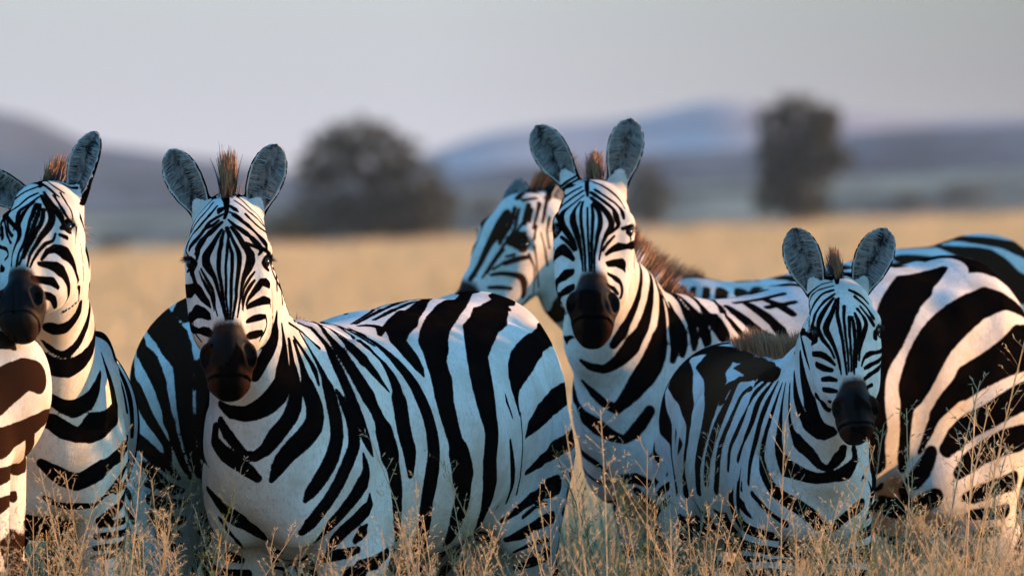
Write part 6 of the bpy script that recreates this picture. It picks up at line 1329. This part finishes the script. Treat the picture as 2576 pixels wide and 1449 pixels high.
COATS['foal'] = '''
b 156,-531,1376,98 154,-560,1384,108 152,-587,1394,119 150,-613,1405,129 149,-638,1406,129 148,-664,1399,80 148,-707,1384,43
b 150,-743,1346,29 149,-749,1337,33 148,-755,1327,38 147,-762,1318,42 146,-768,1308,44 147,-774,1298,45 149,-778,1289,45 151,-782,1279,44 153,-785,1270,43 154,-788,1261,42 156,-792,1253,39 158,-796,1244,37 159,-801,1235,35 160,-805,1228,34 161,-808,1219,33 162,-810,1211,32 163,-812,1202,31 164,-813,1194,30 165,-815,1185,29 166,-818,1177,29 167,-823,1169,29 168,-828,1160,28 169,-832,1152,26
b 144,-744,1343,31 141,-749,1334,40 138,-753,1326,50 136,-758,1317,61 132,-763,1308,72 128,-766,1298,79 123,-768,1288,82 119,-769,1278,86 117,-769,1270,87 119,-772,1259,83 125,-776,1249,73 130,-781,1240,65 134,-787,1231,57 138,-794,1221,51 141,-798,1213,48 144,-802,1204,46 146,-804,1196,44 149,-805,1187,42 151,-806,1178,40 152,-809,1169,41 154,-814,1161,26 155,-819,1152,23
b 164,-759,1326,43 164,-765,1317,41 163,-771,1308,38 163,-776,1300,36 163,-780,1291,34 164,-783,1282,33 165,-785,1274,31 166,-788,1265,30 166,-792,1256,29 167,-796,1248,27 168,-800,1241,26 169,-805,1232,25 170,-808,1224,24 171,-811,1214,23 172,-813,1206,22 172,-815,1197,22 173,-817,1188,22 173,-821,1178,22 174,-827,1169,22 174,-832,1159,21
b 177,-776,1298,43 177,-780,1289,41 177,-783,1281,39 177,-786,1272,37 177,-789,1263,35 177,-793,1256,33 178,-797,1248,31 179,-801,1240,29 179,-806,1231,27 180,-810,1222,26 180,-812,1214,25 180,-814,1205,24 181,-815,1196,23 181,-818,1187,22 181,-823,1178,21 181,-829,1168,21 181,-834,1159,20
b 184,-774,1298,30 186,-778,1289,37 188,-781,1280,42 189,-784,1270,46 190,-787,1262,46 190,-791,1254,43 191,-796,1245,40 191,-801,1235,37 190,-805,1228,34 190,-808,1219,32 189,-811,1211,30 189,-813,1202,28 188,-815,1194,26 188,-818,1185,25 188,-823,1177,23 188,-829,1169,21 188,-834,1161,19 188,-837,1152,17
b 192,-766,1308,34 195,-770,1299,46 199,-772,1290,60 202,-775,1280,71 203,-778,1270,72 202,-782,1260,68 202,-788,1249,62 200,-793,1241,55 199,-799,1233,48 197,-804,1224,42 196,-808,1214,37 195,-810,1206,34 194,-812,1197,31 194,-815,1188,28 194,-820,1179,25 193,-827,1170,22
b 199,-755,1318,48 205,-758,1311,37 211,-759,1303,39 216,-759,1295,57 220,-760,1287,61 221,-762,1278,69 219,-766,1269,76 216,-772,1260,80 214,-778,1251,74 210,-786,1241,60 207,-794,1231,49 205,-801,1221,41 203,-805,1212,35 202,-807,1204,31 202,-809,1195,28 201,-812,1187,24
b 206,-744,1325,29 213,-746,1317,34 219,-747,1309,38 225,-748,1301,42 231,-748,1294,57 237,-747,1284,50 241,-745,1277,44
b 193,-734,1350,46 200,-734,1344,35 207,-733,1338,36 214,-731,1332,36 221,-729,1325,35 226,-731,1318,34 231,-736,1310,33 236,-740,1302,42 241,-741,1294,37
b 179,-728,1367,38 188,-727,1363,42 198,-725,1358,47 207,-722,1353,35 214,-718,1347,34 221,-715,1339,32 228,-710,1332,29
b 137,-740,1346,34 131,-742,1339,41 126,-743,1332,51 120,-744,1325,60 116,-745,1318,69 110,-750,1309,72 105,-756,1300,68 101,-759,1291,66 98,-760,1280,55 97,-760,1270,53 100,-762,1261,52 104,-766,1251,54 108,-770,1242,54 113,-774,1235,48 119,-778,1228,41 125,-782,1221,37 130,-788,1212,36 134,-793,1203,34 138,-797,1194,29
b 140,-735,1357,27 133,-735,1352,31 126,-735,1347,35 119,-733,1342,41 112,-731,1336,47 106,-729,1329,39 101,-728,1322,44 96,-732,1315,48 91,-738,1308,50 88,-747,1298,50 86,-750,1288,47 84,-748,1280,44 81,-733,1270,30
b 137,-727,1367,30 128,-724,1364,36 118,-720,1361,31 109,-716,1357,35 102,-712,1350,39 95,-708,1341,42 89,-702,1332,44 84,-698,1323,45 81,-694,1314,45 79,-693,1304,44 76,-718,1295,42 75,-730,1286,38 74,-730,1276,35
b 137,-714,1378,21 128,-711,1375,22 119,-705,1373,24 110,-697,1370,26 102,-684,1367,29 94,-660,1362,33 87,-651,1356,35 83,-648,1350,36 79,-646,1342,36 77,-640,1333,36 78,-650,1325,35 79,-681,1316,34 78,-684,1308,33 79,-545,1298,31 75,-552,1289,29
b 135,-691,1388,21 125,-685,1386,23 116,-673,1384,25 108,-655,1381,26 99,-648,1376,26 91,-645,1369,25 84,-640,1363,23 74,-627,1349,60 79,-615,1330,55 82,-599,1307,50 76,-582,1285,46
b 62,-475,1262,71 60,-505,1262,79 60,-534,1260,86 64,-564,1258,94 69,-593,1254,44 81,-724,1249,94 91,-758,1238,82 81,-739,1228,44
b 245,-745,1259,60 245,-750,1245,71
b 84,-747,1203,62 94,-765,1203,74 104,-773,1202,82 115,-778,1197,76 125,-785,1190,66 132,-791,1183,51 139,-796,1176,34
b 94,-759,1176,77 111,-776,1167,82 121,-784,1164,69 132,-791,1162,53
b 108,-777,1138,54 116,-784,1139,65 125,-790,1140,70 134,-797,1138,58 144,-805,1136,43
b 111,-780,1112,64 128,-794,1110,69 144,-806,1108,43
b 125,-774,1080,44 137,-841,1079,43
b 97,-665,1098,44 103,-668,1088,51 109,-670,1078,58 114,-672,1070,62 121,-674,1062,60 128,-676,1056,45
b 247,-652,1225,46 256,-680,1220,50 261,-708,1215,55 260,-732,1211,60 246,-756,1207,43 238,-763,1206,54 230,-774,1204,68 222,-788,1200,72 215,-797,1194,44 211,-803,1184,34 208,-813,1173,23
b 251,-664,1219,46 258,-691,1207,50 261,-716,1196,55 256,-740,1187,60 240,-763,1179,47 233,-773,1176,55 226,-782,1172,63 215,-806,1166,35
b 253,-673,1198,46 259,-699,1186,50 259,-724,1175,55 252,-749,1165,60 237,-773,1155,48 229,-784,1150,58 222,-799,1145,54 214,-821,1140,46
b 235,-783,1124,49 222,-808,1117,54
b 79,-463,1287,46 68,-488,1279,50 62,-515,1268,55 59,-541,1254,60 59,-567,1240,29 61,-588,1229,47 64,-605,1218,69 66,-622,1206,82 69,-636,1196,79 72,-648,1185,68 75,-660,1175,54 78,-670,1164,44
b -190,505,1167,293 -204,479,1171,324 -217,452,1173,354 -227,426,1173,385 -232,397,1167,329 -246,390,1150,385 -248,243,1129,419 -239,212,1103,383 -229,164,1076,329 -224,102,1050,295 -222,35,1024,269 -225,-24,997,252 -230,-34,967,239 -234,-25,934,224 -236,26,899,209 -233,102,864,194 -230,120,830,180
b -232,470,1149,227 -250,451,1135,251 -265,432,1118,275 -277,412,1100,299 -285,392,1082,145 -291,370,1046,299 -285,326,1010,329 -268,248,976,239 -267,229,955,191 -266,233,931,145 -263,231,904,121 -260,217,877,107 -256,192,851,89 -251,172,824,73
b -168,310,1183,185 -158,132,1153,329 -155,61,1132,374 -156,-58,1110,389 -160,-91,1087,353 -166,-110,1062,299 -173,-121,1036,251 -180,-126,1009,209 -187,-127,982,191 -193,-123,955,180 -199,-117,929,164 -202,-108,902,145 -201,-100,869,132 -199,-83,834,121
b -163,350,1200,145 -138,327,1201,165 -114,306,1200,180 -96,180,1194,196 -77,106,1184,209 -60,-49,1175,217 -42,-133,1164,209 -25,-242,1156,170 -9,-411,1148,112
b -105,-145,1111,107 -114,-158,1092,126 -123,-165,1072,145 -134,-168,1048,162 -145,-167,1023,168 -154,-165,999,161 -163,-162,974,145 -170,-157,948,133 -176,-150,920,121 -178,-145,900,116 -179,-139,879,111 -180,-130,858,107
b -95,-125,1131,107 -78,-163,1130,73 -62,-212,1130,45
b -39,-390,1132,45 -56,-368,1120,66 -70,-238,1107,90 -84,-219,1094,107 -94,-216,1080,107 -100,-218,1065,98 -106,-218,1050,93 -115,-215,1030,99 -124,-210,1010,107 -130,-205,996,108 -136,-200,981,107 -141,-195,966,107 -145,-191,949,107 -148,-188,932,108 -150,-184,912,107 -151,-180,895,104 -152,-174,876,101 -153,-166,856,97 -154,-156,836,93
b -22,-409,1132,36 -32,-406,1123,48 -42,-400,1113,64 -52,-392,1103,80 -61,-381,1092,93 -69,-365,1077,102 -74,-296,1059,105 -81,-290,1042,107 -88,-282,1026,108 -96,-275,1009,108 -103,-267,993,107 -109,-258,978,103 -115,-248,964,98 -120,-241,949,93 -122,-237,932,87 -123,-235,913,80 -124,-230,895,73
b -9,-430,1130,36 -19,-426,1117,51 -30,-422,1103,71 -40,-417,1089,91 -48,-412,1075,107 -56,-409,1057,118 -60,-407,1040,121 -66,-402,1022,121 -73,-391,1004,119 -80,-373,986,113 -86,-344,968,107 -91,-309,952,102 -95,-298,938,97 -99,-291,923,93
b 1,-456,1128,31 -6,-452,1114,47 -14,-449,1099,69 -21,-447,1085,90 -27,-445,1071,107 -34,-443,1055,114 -39,-440,1039,110 -44,-438,1023,107 -49,-435,1005,107 -53,-432,988,108 -57,-428,970,107 -62,-425,952,103 -67,-424,934,98 -71,-425,917,93 -73,-430,899,87 -74,-436,882,80 -75,-436,864,73
b 12,-487,1124,31 5,-486,1105,44 -2,-483,1086,59 -8,-481,1067,73 -16,-479,1043,85 -23,-477,1019,93 -30,-470,995,101 -36,-463,970,107 -39,-461,953,108 -41,-463,935,107 -41,-471,918,107 -37,-484,900,146 -31,-498,881,139 -24,-509,866,147 -13,-524,849,171 1,-541,836,175 22,-558,823,178 45,-568,810,186 60,-569,800,188 75,-567,790,186 89,-562,779,179 107,-544,758,167 125,-528,742,189 138,-531,748,155 153,-538,761,128 168,-541,774,121 184,-540,787,132 201,-534,800,160 217,-522,813,145
b 20,-511,1125,27 15,-517,1100,40 11,-520,1077,55 8,-524,1054,80 6,-529,1033,107 4,-532,1011,124 2,-536,989,145 0,-539,967,181 2,-543,946,209 8,-552,926,215 18,-564,911,279 33,-580,901,226 52,-596,894,197 73,-608,886,175 96,-617,881,151 118,-622,882,143 140,-622,886,149 159,-617,890,178 176,-609,898,214 189,-600,912,170 197,-592,929,145 197,-597,946,109 192,-614,964,73
b 30,-539,1125,27 29,-549,1108,33 28,-556,1091,38 27,-562,1073,45 28,-566,1059,50 28,-569,1044,56 29,-573,1029,63 31,-577,1016,73 36,-583,1002,95 41,-590,989,123 49,-598,977,189 58,-606,966,186 69,-614,957,178 79,-620,947,167 88,-623,936,149 96,-625,925,127 104,-626,916,109 116,-627,909,90 126,-627,903,73
b 41,-544,1156,36 42,-559,1135,57 42,-573,1115,83 44,-586,1095,107 48,-600,1076,123 54,-612,1059,134 61,-623,1043,145 72,-637,1026,229 85,-650,1013,230 98,-658,999,188 112,-664,991,123 127,-673,994,89 142,-677,1000,73
b 55,-582,1205,73 58,-597,1179,133 61,-607,1152,180 65,-614,1133,187 69,-622,1114,185 74,-630,1096,180 79,-640,1075,222 86,-650,1057,178 95,-660,1035,146 107,-669,1018,113 122,-675,1012,80 138,-678,1009,54
b 168,-819,976,74 166,-640,956,114 157,-632,938,177 146,-630,924,143 135,-628,912,108
b 95,-660,1096,73 105,-670,1086,84 113,-744,1077,95 125,-678,1066,107
b -291,493,984,110 -301,468,973,122 -308,441,962,133 -311,414,949,145 -311,388,937,145 -309,374,924,125 -298,338,911,107
b -67,-448,838,73 -58,-460,828,73 -50,-469,818,73 -41,-475,808,73 -32,-481,799,73 -24,-488,791,73 -13,-501,782,73 -2,-519,775,73 8,-532,768,73 19,-539,761,102
w 113,-643,956,220 104,-631,938,177
w 84,-591,841,306 116,-600,842,334 149,-595,841,350
b -96,-138,1124,145 -122,-119,1111,180 -132,-129,1093,153 -140,-140,1071,107
b -151,303,1188,358 -135,126,1166,329 -147,-11,1132,269
b -85,-35,1168,239 -66,-108,1157,228 -48,-202,1148,209 -30,-389,1143,168 -9,-423,1137,119
b -78,-143,1138,107 -64,-187,1137,95 -50,-231,1136,84 -39,-385,1137,100
b -294,429,1034,136 -288,425,1063,151 -280,421,1091,165 -268,416,1118,180 -255,411,1143,180 -239,414,1162,165 -222,402,1176,145 -199,396,1193,165 -174,392,1206,151 -146,387,1216,138 -118,384,1221,125
b -231,453,1158,200 -222,432,1176,222 -208,411,1188,243 -191,389,1197,264 -172,368,1202,239 -142,339,1204,264 -114,313,1202,284 -89,162,1193,296 -65,48,1180,299 -44,-93,1170,291 -26,-220,1161,269 0,-431,1146,177
b -177,289,1169,269 -151,110,1150,388 -148,-76,1110,299
'''
STROKES = {}
for key, text in COATS.items():
    STROKES[key] = []
    for ln in text.strip().splitlines():
        kind, *pts_ = ln.split()
        STROKES[key].append((kind, [[float(c) / d for c, d in zip(p.split(','), (1000, 1000, 1000, 10000))] for p in pts_]))
# ------------------------------------------------------------------ the animals are built from here
LABELS = {
    'main': ('zebra', 'sharp adult zebra facing the camera head on, its striped flank filling the middle'),
    'left': ('zebra', 'leftmost zebra showing its head, cut by the left edge, muzzle turned down left'),
    'edge': ('zebra', 'zebra of which only the sunlit round rump shows at the left edge'),
    'behind': ('zebra', 'zebra turned away behind the sharp one, only rump and hind leg showing'),
    'second': ('zebra', 'blurred adult zebra with upright ears and sunlit haunch, standing behind the foal'),
    'profile': ('zebra', 'zebra farthest back, its lowered head turned left behind the other heads'),
    'foal': ('foal', 'young zebra foal in the shade at right, tall ears and black muzzle'),
}
DETAIL = {'main': 1.3, 'left': .9, 'edge': .5, 'behind': .7, 'second': 1.5, 'profile': 1.2, 'foal': 1.0}
for key, z in ZEBRAS.items():
    random.seed(3)
    z.build(STROKES.get(key, []), LABELS[key][1], LABELS[key][0], 'herd of zebras', 'zebra_foal' if key == 'foal' else 'zebra', warm={'edge': .3, 'profile': .35, 'behind': .2}.get(key, 0), detail=DETAIL[key])
    z.sh = None

# ------------------------------------------------------------------ evening haze over the plain
bm = bmesh.new()
bmesh.ops.create_cube(bm, size=1.0)
me = bpy.data.meshes.new('haze'); 
for v in bm.verts: v.co = Vector((v.co.x * 3400, (v.co.y + .5) * 5200 - 110, (v.co.z + .5) * 52 - 6))
bm.to_mesh(me); bm.free()
haze = bpy.data.objects.new('haze', me); link(haze); tag(haze, kind='stuff')
hm = bpy.data.materials.new('haze_air'); hm.use_nodes = True; ht = hm.node_tree; ht.nodes.clear()
ho = ht.nodes.new('ShaderNodeOutputMaterial'); hv = ht.nodes.new('ShaderNodeVolumePrincipled')
hv.inputs['Color'].default_value = (.72, .81, .97, 1); hv.inputs['Density'].default_value = HAZE
hv.inputs['Anisotropy'].default_value = 0.2
ht.links.new(hv.outputs[0], ho.inputs['Volume']); me.materials.append(hm)
